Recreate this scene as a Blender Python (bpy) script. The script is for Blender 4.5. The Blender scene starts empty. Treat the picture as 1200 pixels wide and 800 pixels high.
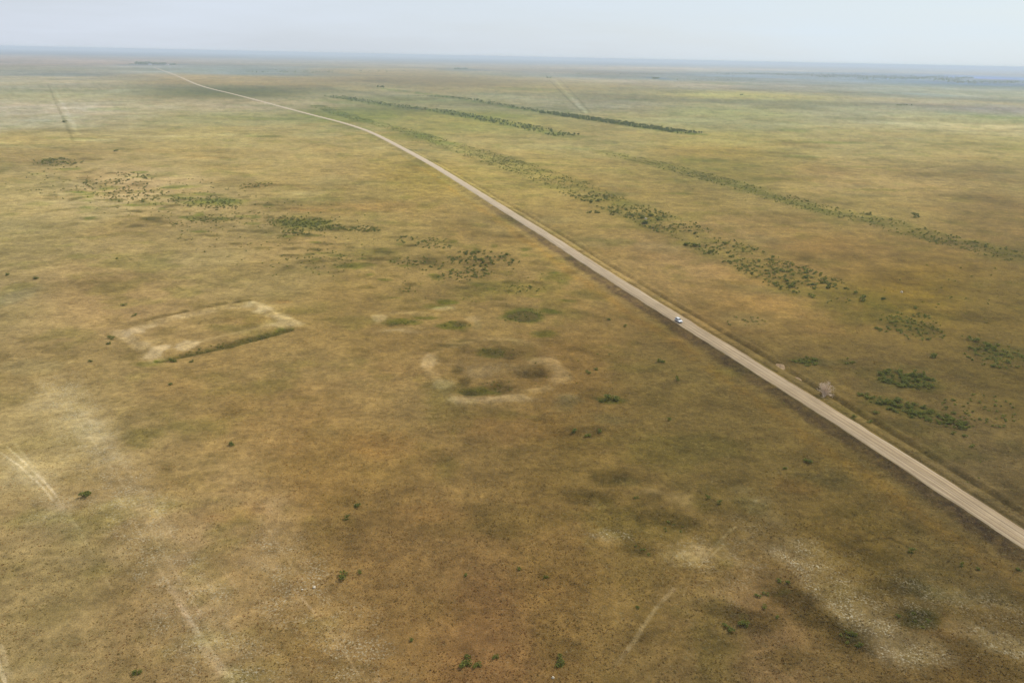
import bpy, bmesh, math, random
import numpy as np
from mathutils import Vector, Matrix
random.seed(7); RNG=np.random.default_rng(11)
SC=bpy.context.scene; COL=SC.collection
R=math.radians
# ---------------------------------------------------------------- camera
CH=120.0; F=942.0; ROLL=R(1.19); PITCH=math.atan((400-66.5)*math.cos(ROLL)/F)
c_,s_=math.cos(ROLL),math.sin(ROLL); cp,sp=math.cos(PITCH),math.sin(PITCH)
cam=bpy.data.cameras.new('camera'); camo=bpy.data.objects.new('camera',cam); COL.objects.link(camo)
cam.sensor_width=36; cam.lens=36*F/1200; cam.clip_start=0.5; cam.clip_end=200000
ax=Vector((c_,s_*sp,s_*cp)); ay=Vector((-s_,c_*sp,c_*cp)); az=ax.cross(ay)
camo.matrix_world=Matrix(((ax.x,ay.x,az.x,0),(ax.y,ay.y,az.y,0),(ax.z,ay.z,az.z,CH),(0,0,0,1)))
SC.camera=camo
def gnd(px,py):
    """point of the flat plain seen at a photo position"""
    px=np.asarray(px,float); py=np.asarray(py,float)
    x=px-600; y=400-py
    xr=c_*x-s_*y; yr=s_*x+c_*y
    dy=F*cp+yr*sp; dz=-F*sp+yr*cp
    t=CH/np.maximum(-dz,1.2)
    return xr*t, dy*t
def G(px,py):
    a,b=gnd(px,py); return float(a),float(b)
# ---------------------------------------------------------------- numpy noise
def _h(i,j,seed):
    n=(i.astype(np.int64)*374761393+j.astype(np.int64)*668265263+seed*974634777)&0x7fffffff
    n=((n^(n>>13))*1274126177)&0x7fffffff
    return ((n^(n>>16))&0xffff)/65535.0
def vnoise(x,y,seed=0):
    i=np.floor(x);j=np.floor(y);fx=x-i;fy=y-j
    fx=fx*fx*(3-2*fx);fy=fy*fy*(3-2*fy)
    a=_h(i,j,seed);b=_h(i+1,j,seed);c=_h(i,j+1,seed);d=_h(i+1,j+1,seed)
    return (a*(1-fx)+b*fx)*(1-fy)+(c*(1-fx)+d*fx)*fy
def fbm(x,y,sc,oct=4,seed=0):
    t=0;a=1;s=0;x=x/sc;y=y/sc
    for k in range(oct):
        t=t+a*vnoise(x,y,seed+k);s+=a;a*=.55;x=x*2.03+17.3;y=y*2.03+5.1
    return t/s
def sst(a,b,x):
    t=np.clip((x-a)/(b-a),0,1);return t*t*(3-2*t)
def s2l(c):
    c=np.asarray(c,float)/255;return np.where(c<.04045,c/12.92,((c+.055)/1.055)**2.4)
# ---------------------------------------------------------------- road line
RP=[(1200,635),(1055,540),(925,457),(800,379),(700,316),(645,280),(600,252),(533,210),(500,190),(467,172),(433,155),(400,144),(367,135.5),(333,126.5),(300,117.5),(273,110.5),(233,100),(205,88),(180,79)]
rp=[G(*p) for p in RP]
d0=(rp[0][0]-rp[2][0],rp[0][1]-rp[2][1]); L=math.hypot(*d0)
rp=[(rp[0][0]+d0[0]/L*k,rp[0][1]+d0[1]/L*k) for k in (900,600,300,100)]+rp
def catmull(P,n=24):
    out=[];P=[P[0]]+P+[P[-1]]
    for i in range(1,len(P)-2):
        p0,p1,p2,p3=[np.array(q) for q in P[i-1:i+3]]
        for k in range(n):
            t=k/n
            out.append(.5*((2*p1)+(p2-p0)*t+(2*p0-5*p1+4*p2-p3)*t*t+(3*p1-p0-3*p2+p3)*t**3))
    out.append(np.array(P[-1]));return np.array(out)
ROAD=catmull(rp)
for _ in range(6): ROAD[1:-1]=(ROAD[:-2]+2*ROAD[1:-1]+ROAD[2:])/4
ry=ROAD[:,1]; rx=ROAD[:,0]; slope=np.gradient(rx,ry); rc=1/np.sqrt(1+slope**2)
def roadd(x,y):
    xr=np.interp(y,ry,rx); c=np.interp(y,ry,rc)
    return (x-xr)*c
HE=0.8   # embankment height
def emb(x,y):
    d=np.abs(roadd(x,y)); return sst(12,4.6,d)
# ---------------------------------------------------------------- features of the plain
# colours seen across the plain; the brown foreground carries cloud shade too, (px,py,r,g,b)
CP=[(0,60,176,188,198),(600,72,178,188,196),(1200,86,206,210,212),(30,72,176,176,174),(30,85,162,167,160),(30,97,182,178,155),(30,112,175,172,142),(30,127,185,178,153),(30,142,181,176,147),(30,162,185,168,118),(30,178,169,152,108),(270,84,162,172,168),(270,92,176,168,144),(270,109,139,142,120),(270,125,179,170,140),(270,137,165,162,122),(270,160,183,170,120),(270,187,175,158,109),(440,86,172,168,150),(510,95,160,156,138),(440,125,143,146,115),(450,136,147,150,107),(540,143,162,158,109),(480,205,164,147,92),(540,175,161,152,102),(700,85,168,172,168),(700,105,168,164,138),(720,122,163,162,138),(700,170,165,156,111),(850,84,186,188,188),(850,91,164,174,174),(850,101,178,176,160),(850,112,185,182,138),(850,120,157,158,132),(850,131,169,170,131),(850,147,165,162,124),(850,160,175,166,115),(850,180,165,150,100),(850,196,149,140,93),(1010,135,169,168,138),(1010,165,169,160,118),(1010,210,170,152,106),(1010,240,156,141,95),(1010,300,144,122,80),(1170,95,178,186,190),(1170,101,160,172,172),(1170,111,175,180,162),(1170,121,179,176,153),(1170,129,165,164,151),(1170,138,169,172,138),(1170,150,197,187,144),(1170,165,177,168,122),(1170,182,175,162,115),(1170,200,157,144,104),(1190,260,146,128,89),(150,215,170,152,108),(30,215,174,158,110),(400,205,170,152,103),(640,200,161,148,95),(0,280,166,150,103),(200,290,162,144,97),(330,320,156,137,90),(450,260,158,140,90),(600,285,153,132,84),(750,230,154,139,91),(0,360,159,142,99),(120,350,161,138,92),(400,350,155,132,83),(580,350,139,121,75),(830,300,140,123,80),(900,330,132,116,73),(1060,335,134,114,69),(1200,350,126,110,71),(60,430,161,140,94),(250,460,153,129,81),(430,450,154,129,82),(650,460,135,112,71),(790,460,120,103,65),(1000,440,114,99,65),(1200,450,110,96,63),(50,510,169,149,101),(200,540,156,132,86),(400,530,147,119,72),(590,500,134,109,68),(680,540,125,104,63),(870,530,112,97,61),(1000,560,112,95,59),(1150,550,109,95,65),(50,640,157,136,92),(250,640,153,130,86),(450,670,136,109,68),(650,650,129,104,63),(780,680,124,103,63),(1000,650,108,91,57),(1090,660,106,91,59),(1200,700,106,91,61),(0,760,157,136,92),(190,750,151,128,86),(380,780,139,115,74),(580,780,129,100,63),(790,770,123,102,63),(900,770,116,95,61),(1010,780,112,93,59),(1150,750,117,100,65)]
CG=[(0.3,0.377,0.414),(1.0,1.0,1.0),(1.0,1.0,1.0),(1.196,1.127,1.326),(1.13,1.005,0.965),(0.928,0.955,0.967),(0.913,0.944,1.035),(1.013,1.016,1.202),(0.803,0.838,0.936),(0.875,0.92,0.945),(0.818,0.798,0.776),(1.049,1.069,1.293),(1.165,1.08,1.135),(0.753,0.732,0.3),(0.971,0.978,1.18),(0.936,0.958,1.031),(0.963,0.957,1.004),(1.075,1.114,1.238),(1.066,1.057,1.374),(0.939,0.949,1.026),(1.496,1.305,2.245),(1.553,1.287,1.882),(0.917,0.974,0.946),(0.943,0.977,0.84),(1.24,1.201,1.502),(1.23,1.156,1.489),(1.044,0.999,0.956),(0.919,0.901,0.985),(1.016,1.017,1.084),(3.0,1.475,1.285),(1.438,1.226,1.282),(1.179,1.142,1.439),(1.079,0.978,0.792),(1.366,1.226,1.357),(0.937,0.986,1.033),(0.943,1.018,1.208),(1.012,1.036,1.036),(1.023,1.021,0.985),(0.862,0.889,0.827),(1.067,1.083,1.283),(1.029,1.047,1.173),(1.106,1.1,1.228),(0.899,0.911,0.903),(0.949,0.952,0.926),(3.0,3.0,3.0),(1.234,1.14,1.176),(0.968,0.973,1.014),(0.923,0.867,0.739),(1.072,1.021,1.214),(1.04,1.091,1.15),(1.015,1.037,1.208),(0.776,0.784,0.707),(1.06,1.085,1.198),(0.852,0.832,0.816),(0.842,0.845,0.786),(1.378,1.424,1.881),(1.043,1.08,1.21),(1.058,1.071,1.167),(1.179,1.141,1.349),(0.921,0.95,1.02),(1.08,1.099,1.255),(1.249,1.271,1.437),(0.989,1.021,1.134),(1.075,1.095,1.219),(1.022,1.007,1.046),(1.0,1.012,1.105),(1.145,1.132,1.345),(0.986,1.003,1.039),(1.201,1.176,1.388),(1.259,1.181,1.546),(1.439,1.302,1.512),(0.955,0.969,0.504),(0.923,0.942,0.74),(0.976,0.981,1.008),(1.031,1.043,1.109),(1.043,1.061,1.123),(0.933,0.892,0.773),(0.893,0.923,0.841),(1.118,1.107,1.011),(0.956,0.974,0.733),(1.082,1.124,1.244),(0.978,1.04,1.114),(1.177,1.223,1.358),(0.9,0.986,1.064),(1.069,1.118,1.065),(0.929,0.944,0.867),(0.811,0.862,0.775),(1.032,1.042,1.038),(1.048,1.093,1.231),(1.119,1.112,1.287),(1.032,1.067,1.133),(1.063,1.099,1.126),(1.321,1.374,1.381),(1.392,1.386,1.076),(1.086,1.116,1.066),(1.182,1.206,1.134),(1.09,1.129,1.207),(0.915,0.918,0.978),(1.013,1.007,0.962),(1.09,1.138,1.27),(1.007,1.045,1.177),(1.247,1.274,1.572),(0.749,0.789,0.83),(0.676,0.636,0.49)]
SIG=1/11500.; HAZE=np.array([.56,.63,.70]); KL=1.0
cpx=[];cpc=[]
for a,b,r,g,bl in CP:
    x,y=G(a,b); r3=math.sqrt(x*x+y*y+CH*CH); T=max(math.exp(-r3*SIG),.30)
    o=s2l((r,g,bl)); o=(o-HAZE*(1-T))/T
    o=np.clip(o,[.10,.085,.035],[.44,.36,.2]) if T<.75 else o
    cpx.append((math.atan2(x,y)*2.2,math.log(max(r3,100))))
    if CG: o=np.clip(o*np.array(CG[len(cpc)]),.01,.6)
    cpc.append(o/KL)
cpx=np.array(cpx);cpc=np.array(cpc)
TINTGAIN=np.array([.86,.80,.70])
def base_tint(x,y):
    r=np.sqrt(x*x+y*y+CH*CH); u=np.arctan2(x,y)*2.2; v=np.log(r)
    num=np.zeros(x.shape+(3,));den=np.zeros(x.shape)
    for (a,b),c in zip(cpx,cpc):
        w=1/(((u-a)**2+((v-b)*1.1)**2)+.012)**2
        den+=w;num+=w[:,None]*c
    return num/den[:,None]
# albedo of each ground cover; K also paints the road edge shadows
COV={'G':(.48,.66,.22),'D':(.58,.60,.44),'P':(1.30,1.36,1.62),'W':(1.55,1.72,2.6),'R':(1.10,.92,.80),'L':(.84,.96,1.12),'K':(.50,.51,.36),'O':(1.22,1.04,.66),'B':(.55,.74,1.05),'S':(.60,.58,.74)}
# soft patches: px,py,half width,half height,kind,strength,(tilt)
_rs=random.Random(5)
STREAK=[]
for _ in range(150):
    t=_rs.random(); a=60+400*t+_rs.gauss(0,16); b=205+105*t+_rs.gauss(0,17)
    STREAK.append((a,b,_rs.uniform(4,13),_rs.uniform(.9,1.7),_rs.choice('DDKG'),_rs.uniform(.5,.8)))
for _ in range(70):
    a=_rs.uniform(430,700); b=_rs.uniform(270,350)+(a-560)*.08
    STREAK.append((a,b,_rs.uniform(4,12),_rs.uniform(1,2.4),_rs.choice('DDKG'),_rs.uniform(.35,.6)))
for _ in range(120):
    a=_rs.uniform(0,1200); b=_rs.uniform(95,230)
    STREAK.append((a,b,_rs.uniform(10,40),_rs.uniform(.8,1.8),_rs.choice('DLDGP'),_rs.uniform(.25,.5)))
PT=STREAK+[(445,373,8,4,'W',.5),(475,388,20,2,'W',.4),(520,360,14,1.6,'W',.5),(505,424,10,7,'W',.4),(540,470,16,4,'W',.4),(605,466,26,3,'W',.4),(655,442,10,6,'W',.4),(635,424,14,5,'W',.35),(186,412,7,6,'W',.4),(220,404,10,4,'W',.4),(160,390,10,5,'W',.3),(588,412,22,5,'D',.75),(578,413,16,5,'G',.6),(598,418,7,2,'K',.6),(537,433,7,3.5,'D',.7),(543,446,9,5,'D',.7),(563,458,22,5,'G',.8),(555,459,12,3,'D',.6),(588,452,13,5,'K',.8),(626,439,14,5,'K',.8),(618,436,18,7,'D',.4),
(503,423,12,8,'P',.6),(522,450,11,5,'W',.6),(543,469,16,6,'P',.6),(572,467,22,3,'W',.45),(600,465,18,3,'P',.6),(632,456,14,4,'P',.5),(657,446,11,5,'W',.5),(635,425,15,6,'P',.45),(600,430,24,5,'P',.4),(568,435,20,6,'W',.3),(648,432,8,5,'W',.3),(590,400,30,4,'P',.3),(535,402,16,5,'P',.3),(640,412,12,5,'P',.2),(665,470,16,7,'L',.7),(660,466,14,5,'W',.3),
(526,353,14,2.8,'G',.95),(510,358,16,2.2,'G',.5),(485,361,22,2.6,'D',.55),(473,377,20,3.2,'G',.95,-.1),(462,381,14,2.4,'K',.6),(500,371.5,14,1.8,'G',.7),(445,372.5,9,5,'P',.8),(518,361,14,2.2,'W',.5),(490,367.5,26,2,'P',.7),(460,388,14,3,'P',.6),(482,384,16,2,'P',.5),(531,382,18,4.5,'G',.75),(541,379,8,3,'K',.6),(555,374,8,3,'W',.35),(560,381,5,5,'L',.5),(524,404,12,1.6,'K',.6),(545,399,16,1.6,'D',.6),(505,410,14,1.8,'D',.5),(500,395,20,3,'D',.3),
(612,372,17,5,'G',.9),(620,368,12,4,'G',.7),
(200,372,30,1,'P',.3),(160,388,10,5,'P',.5),(178,402,8,5,'P',.4),(186,411,8,6,'W',.55),(222,404,11,4,'W',.5),(195,389,12,5,'D',.4),(240,375,24,5,'D',.35),(275,369,18,5,'D',.4),(290,375,26,6,'R',.25),(262,384,20,4,'G',.25),(325,378,14,7,'P',.5),(310,362,12,5,'P',.45),(332,382,10,4,'W',.35),(155,417,14,4,'D',.4),(350,365,14,5,'D',.35),(330,354,10,2,'R',.5),(175,425,16,3,'G',.4),
(885,725,26,12,'K',.5),(845,712,22,10,'K',.45),(925,705,28,14,'K',.6),(905,690,16,8,'D',.5),(950,728,24,12,'K',.5),(1000,755,30,15,'K',.55),(1078,728,20,10,'D',.75),(1060,680,34,12,'K',.4),(1030,650,30,8,'D',.4),(905,770,26,14,'K',.4),(800,615,24,10,'K',.6),(762,585,18,8,'K',.5),(760,612,16,10,'D',.5),(745,645,14,9,'D',.5),(715,558,20,9,'K',.5),(695,582,22,8,'K',.45),(840,590,22,10,'D',.5),(680,505,30,7,'K',.35),(750,560,24,7,'D',.4),
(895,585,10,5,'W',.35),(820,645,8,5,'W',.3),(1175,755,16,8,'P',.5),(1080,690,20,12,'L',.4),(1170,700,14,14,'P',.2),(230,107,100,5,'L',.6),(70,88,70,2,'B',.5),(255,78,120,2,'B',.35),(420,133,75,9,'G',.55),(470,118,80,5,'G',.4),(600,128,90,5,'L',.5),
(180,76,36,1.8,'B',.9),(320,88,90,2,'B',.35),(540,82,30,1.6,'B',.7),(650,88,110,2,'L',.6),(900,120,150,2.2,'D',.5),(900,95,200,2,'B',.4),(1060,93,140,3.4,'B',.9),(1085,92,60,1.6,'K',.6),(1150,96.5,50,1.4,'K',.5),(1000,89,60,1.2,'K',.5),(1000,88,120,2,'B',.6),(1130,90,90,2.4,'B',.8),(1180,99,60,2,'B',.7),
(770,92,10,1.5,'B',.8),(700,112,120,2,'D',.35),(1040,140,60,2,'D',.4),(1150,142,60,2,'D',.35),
(100,163.5,45,1.1,'P',.6),(185,159.5,70,1.,'P',.5),(265,158,40,1,'P',.6),(30,172,40,1.5,'L',.4),
(65,189,26,4,'D',.6),(70,208,18,1.6,'D',.5),(62,219,16,1.3,'D',.5),(125,221,11,2.4,'G',.6),(110,226,24,1,'G',.5),(180,206,20,3,'D',.45),(58,229,10,1,'D',.5),(60,233,10,1,'D',.5),(72,246,8,1.2,'D',.5),
(95,240,12,1,'D',.4),(130,237,10,1.2,'D',.45),(155,248,18,1.2,'D',.4),(158,248,10,1.4,'D',.7),(150,254,14,1.5,'D',.6),(170,257,9,1.3,'D',.7),(140,262,14,2,'D',.6),(107,256,12,1.4,'D',.6),(90,262,10,2,'D',.4),(184,239,14,2,'G',.5),(192,251,12,1.6,'D',.5),
(204,219,12,2,'G',.5),(240,228,24,2,'G',.55),(250,237,34,4,'G',.65),(265,235,22,3,'G',.4),(250,252,14,1.6,'D',.6),(230,257,9,1.6,'G',.6),(255,259,20,1.6,'D',.65),(282,256,16,1.4,'D',.55),
(295,220,8,1.6,'D',.7),(315,216.5,10,1.4,'D',.75),(345,217,22,1.1,'D',.5),(332,236,20,2.2,'D',.35),(320,260,14,1.4,'D',.5),(355,262,26,6,'G',.7),(395,267,22,4,'D',.55),(435,269,12,2,'D',.7),(355,275,12,2.2,'D',.7),(340,279,14,1.6,'D',.6),
(305,271,18,2,'D',.6),(308,291,12,2,'D',.7),(275,292,12,1.4,'D',.4),(340,285,8,1.2,'D',.5),(350,291,9,1.4,'D',.5),(345,300,20,1.8,'D',.6),(368,307,17,3.4,'D',.65),(408,313,16,3,'G',.6),(430,310,14,2,'G',.5),(392,319,6,1.6,'D',.6),(337,314,6,3,'D',.5),(305,308,7,1.4,'D',.4),(425,323,8,2.4,'D',.5),(360,246,30,1.6,'R',.4),
(270,235,110,22,'D',.12),(380,245,60,7,'R',.25),(450,242,60,6,'R',.2),
(485,283,26,6,'D',.35),(490,308,32,8,'D',.35),(550,305,46,10,'D',.35),(545,322,30,6,'K',.2),(595,337,44,9,'G',.4),(440,296,30,5,'G',.3),
(655,325,14,5,'G',.45),(690,345,22,5,'G',.3),
(612,370,20,7,'G',.85),(600,373,13,4,'G',.6),(645,365,12,3,'G',.75),(600,360,16,2,'D',.5),(640,391,14,4,'G',.65),(670,408,12,4,'D',.55),(585,358,10,3,'D',.3),(690,337,20,3,'D',.3),
(520,404,24,3,'D',.35),(600,500,70,14,'R',.2),(715,468,17,4,'G',.75),(700,462,24,7,'D',.45),(690,503,26,5,'D',.4),(715,490,20,5,'L',.5),(660,478,14,4,'L',.4),
(640,520,40,9,'D',.3),(720,555,24,9,'D',.5),(690,578,26,9,'D',.45),(745,545,30,8,'K',.18),(735,562,14,5,'L',.4),(700,590,12,5,'W',.25),(760,600,40,8,'D',.4),(790,612,30,11,'D',.5),(800,584,16,7,'P',.7),(765,575,14,5,'W',.25),
(745,640,20,12,'D',.4),(714,632,12,8,'P',.7),(806,652,18,5,'P',.7),(840,700,22,10,'P',.35),(795,700,26,14,'P',.18),(690,620,20,16,'P',.2),(880,590,16,10,'L',.5),(905,605,16,8,'W',.25),(870,573,12,5,'W',.3),
(960,560,30,10,'L',.3),(1000,600,30,9,'D',.35),(1045,620,40,9,'D',.35),(930,570,26,8,'R',.35),(965,560,30,10,'D',.25),
(925,700,24,13,'K',.4),(890,725,30,13,'D',.5),(862,716,18,8,'K',.3),(1000,745,24,16,'K',.4),(998,748,10,8,'G',.6),(960,735,30,16,'D',.4),(1080,728,20,10,'G',.6),(1070,716,16,7,'K',.35),(1050,690,40,12,'D',.4),(1010,650,40,14,'D',.35),
(920,765,26,13,'D',.5),(1110,670,30,10,'D',.3),(1130,700,36,14,'L',.35),(1180,760,24,10,'W',.3),(1170,758,10,5,'W',.4),(1110,740,30,12,'R',.25),(1190,700,24,14,'D',.3),
(330,545,40,12,'D',.2),(450,520,40,14,'R',.25),(600,610,60,16,'G',.12),(500,600,50,12,'R',.15),(390,590,30,9,'D',.2),
(640,676,8,4,'D',.45),(402,674,6,4,'D',.4),
(1065,445,34,11,'G',.55),(1035,435,7,3,'G',.8),(1035,455,20,6,'L',.5),(1040,472,24,6,'G',.55),(1075,483,28,6,'G',.6),(1110,493,22,6,'D',.5),(945,424,14,4,'G',.75),(968,425,12,4,'L',.5),(990,424,8,4,'G',.4),
(1070,383,28,9,'G',.4),(1110,366,40,3,'D',.4,.06),(1150,374,26,3.5,'K',.4),(1090,352,26,3,'D',.3),(1170,412,30,9,'G',.3),(1140,400,16,5,'D',.4),(870,375,28,9,'L',.35),(880,340,30,6,'L',.4),(855,338,20,4,'K',.2),
(935,300,22,5,'D',.3),(945,302,10,2,'K',.4),(900,282,24,5,'L',.35),(990,300,20,6,'D',.3),(1050,320,26,6,'D',.3),(985,318,10,3,'K',.3),(700,283,36,6,'L',.4),(770,290,26,6,'L',.35),(750,303,14,2,'K',.35),(650,258,20,4,'L',.3),
(640,215,50,8,'D',.15),(480,160,40,4,'G',.4),(560,135,60,3,'G',.4),(1100,205,60,3,'D',.3),(1010,200,50,3,'D',.3),(1160,235,40,4,'D',.3),(1190,190,40,4,'D',.3),(900,180,40,4,'D',.3),(1140,250,24,3,'K',.2),
(860,262,18,4,'R',.1),(960,262,60,9,'R',.1),(1130,300,40,8,'R',.1),(1080,330,40,6,'R',.1),(960,390,40,9,'R',.1),(820,300,24,6,'D',.2),
(8,470,20,10,'D',.25),(30,430,34,9,'L',.35),(12,350,18,14,'L',.5),(90,560,30,8,'D',.25),(80,610,30,10,'D',.3),(50,720,30,14,'D',.35),(110,700,40,16,'D',.25),(260,700,30,9,'D',.2),(280,600,40,9,'R',.25),(200,640,30,8,'D',.2),
(60,470,30,14,'P',.3),(100,500,50,18,'P',.25),(160,530,40,14,'P',.2),(20,560,40,22,'P',.25),(60,600,20,12,'P',.3),(110,650,40,14,'P',.2),(320,590,16,12,'P',.25),(350,705,10,7,'P',.5),(310,660,16,8,'P',.3),(340,790,40,14,'P',.35),(240,750,20,16,'P',.35),(270,790,20,10,'P',.35),(410,790,16,10,'P',.3),(180,720,20,10,'P',.2),
(40,780,20,10,'P',.25),(125,585,20,8,'P',.25)]
# soft lines: [(px,py)...], half width in metres, kind, strength
LN=[([(48,452),(95,515),(150,600),(215,715),(262,800)],.3,'P',.25),([(60,452),(108,515),(165,600),(232,715),(284,800)],.3,'P',.3),([(85,470),(150,550),(240,680),(310,800)],.28,'P',.25),([(18,520),(50,560),(90,615),(130,690)],.3,'P',.3),([(300,600),(345,665),(400,735),(445,800)],.28,'P',.3),([(345,690),(385,735),(420,790)],.25,'W',.5),([(195,690),(232,738),(275,800)],.3,'P',.6),([(250,650),(330,770),(345,800)],.25,'P',.25),
([(160,377),(190,370.5),(218,365.5)],1.6,'K',.85),([(230,361),(245,359),(262,356)],1.3,'K',.7),([(276,355),(291,353)],1.1,'K',.6),
([(172,382),(216,371),(262,362),(294,357)],2.2,'P',.7),([(294,357),(315,367),(344,380)],3.6,'W',.6),([(150,388),(175,382)],2.2,'P',.5),
([(188,411),(240,400),(290,388),(343,379)],3.0,'P',.9),([(190,421),(225,414),(262,405.5),(300,396),(340,386)],2.0,'G',.95),([(205,418),(262,405.5),(335,387)],1.2,'K',.7),([(205,417),(262,405.5),(315,392)],2.0,'K',.6),([(262,405),(290,397)],2.4,'K',.5),
([(140,388),(150,396),(168,410),(188,420)],2.6,'P',.75),([(128,390),(140,400),(165,425)],1.4,'D',.3),
([(500,428),(506,416),(530,404),(560,397),(600,397),(635,407)],2.4,'P',.42),([(497,425),(515,446),(530,466),(560,472),(600,466),(645,454),(662,440),(650,426),(620,420)],2.3,'P',.62),
([(355,383),(375,375),(400,372)],2,'D',.25),
([(150,302),(190,325),(215,340)],.7,'D',.35),
([(824,656),(833,645),(845,634),(862,616)],.36,'W',1.),([(828,657),(848,639)],.25,'W',.5),([(877,600),(887,585)],.36,'W',.9),
([(720,782),(742,752),(760,725),(772,708),(790,690)],.42,'W',.9),([(800,700),(812,668)],.2,'P',.4),
([(965,522),(978,505)],.35,'P',.6),([(1000,634),(1040,630),(1062,640)],.5,'K',.5),([(1062,640),(1130,665)],.5,'D',.4),
([(0,530),(25,547),(45,566),(62,585)],.3,'P',.9),([(8,523),(38,550),(66,580)],.3,'P',.8),([(62,585),(100,628)],.5,'P',.2),([(55,445),(85,480),(125,530),(170,600),(215,680),(260,760),(300,830)],4.2,'P',.28),([(15,535),(60,580),(95,630)],3.,'P',.35),([(330,590),(350,690),(400,760),(440,820)],4,'P',.3),([(110,500),(160,560),(230,640)],5,'P',.22),([(200,690),(250,770),(280,810)],.8,'P',.5),([(365,700),(380,722)],.3,'P',.6),
([(0,757),(8,777),(16,800),(30,850)],.45,'P',1.),([(-6,762),(2,785),(8,803),(20,850)],.3,'W',.9),
([(360,640),(385,662)],.3,'D',.4),([(600,640),(640,668),(700,700),(800,760)],.25,'D',.3),([(560,610),(650,670)],.25,'D',.2),
([(800,545),(860,590),(905,640)],.7,'D',.3),([(930,560),(1000,610),(1060,650)],.6,'D',.25),
([(645,375),(770,440)],.4,'P',.2),
([(56,98),(65,120),(76,142),(86,166)],2.0,'K',.45),([(62,98),(72,120),(84,142),(92,158)],3,'P',.4),
([(650,93),(665,110),(688,133)],5,'P',.8),([(643,93),(659,110),(683,133)],2.4,'K',.6),([(656,93),(672,110),(693,133)],2.4,'D',.6),
([(0,168),(60,164.5),(130,163),(200,160)],9,'P',.4),([(700,213),(800,212)],4,'P',.2),
([(790,205),(900,245),(1000,290)],2,'P',.15),([(1000,395),(1050,410)],1,'P',.2),([(1055,425),(1085,440)],.6,'P',.5),([(1053,466),(1100,490)],.7,'P',.45),([(1050,452),(1083,444)],.5,'P',.5),([(1055,459),(1088,447)],.5,'P',.5),
([(0,325),(80,300),(140,290)],2,'D',.15),
([(158,376),(190,369.5),(218,364)],1.5,'K',1.),([(230,360),(245,357.5),(262,354.5)],1.3,'K',.9),([(276,353.5),(291,351.5)],1.1,'K',.8),([(190,421.5),(225,414.5),(262,406.5),(300,397),(340,387)],1.7,'K',1.),
([(440,103),(520,113),(600,126),(700,141),(812,157)],20,'G',.75),([(380,91),(450,103),(520,110)],14,'L',.5),([(380,104),(420,108),(480,118)],22,'D',.5),([(380,118),(450,124),(520,131)],34,'G',.4),([(390,113),(440,121),(520,131),(600,146),(668,160)],24,'G',.6),([(370,124),(420,140),(470,152),(522,168)],16,'G',.5),
([(440,118),(560,126),(700,140)],9,'D',.3),
([(520,168),(560,180),(660,214),(760,254),(850,294),(1000,354)],22,'G',.35),([(560,176),(660,206)],8,'D',.4),([(540,182),(620,212)],6,'D',.3),
([(710,178),(780,195),(860,215),(940,240),(1030,258),(1110,280),(1200,302)],15,'G',.35),([(860,217),(940,242),(1030,262)],7,'G',.3),
([(930,650),(965,683),(1005,718),(1055,762)],6,'W',.7),([(790,652),(850,650)],3,'P',.6),([(1130,745),(1180,760),(1220,775)],3,'W',.5),([(1085,685),(1160,705)],4,'P',.35)]
# pale fleck areas: line, half width m, strength
FL=[([(935,655),(965,680),(1005,718),(1055,762)],6.5,1.),([(60,450),(110,520),(170,620),(230,720),(300,830)],8,.85),([(330,640),(360,705),(430,800)],7,.8),([(345,706),(355,706)],4,.9),([(210,690),(240,740),(275,800)],3,.9),([(20,545),(70,600)],5,.6),
([(990,680),(1160,740)],10,.35),([(1165,760),(1230,790)],4,.8),([(700,632),(725,632)],3,.8),([(800,652),(825,650)],4,.6),([(840,690),(900,640)],6,.3),([(1080,690),(1180,720)],8,.45),([(860,610),(905,615)],5,.3),([(560,432),(590,432)],10,.2)]
def segd(x,y,P):
    d=np.full(x.shape,1e9)
    for (ax_,ay_),(bx,by) in zip(P[:-1],P[1:]):
        vx,vy=bx-ax_,by-ay_;L2=vx*vx+vy*vy+1e-9
        t=np.clip(((x-ax_)*vx+(y-ay_)*vy)/L2,0,1)
        d=np.minimum(d,np.hypot(x-ax_-t*vx,y-ay_-t*vy))
    return d
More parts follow.
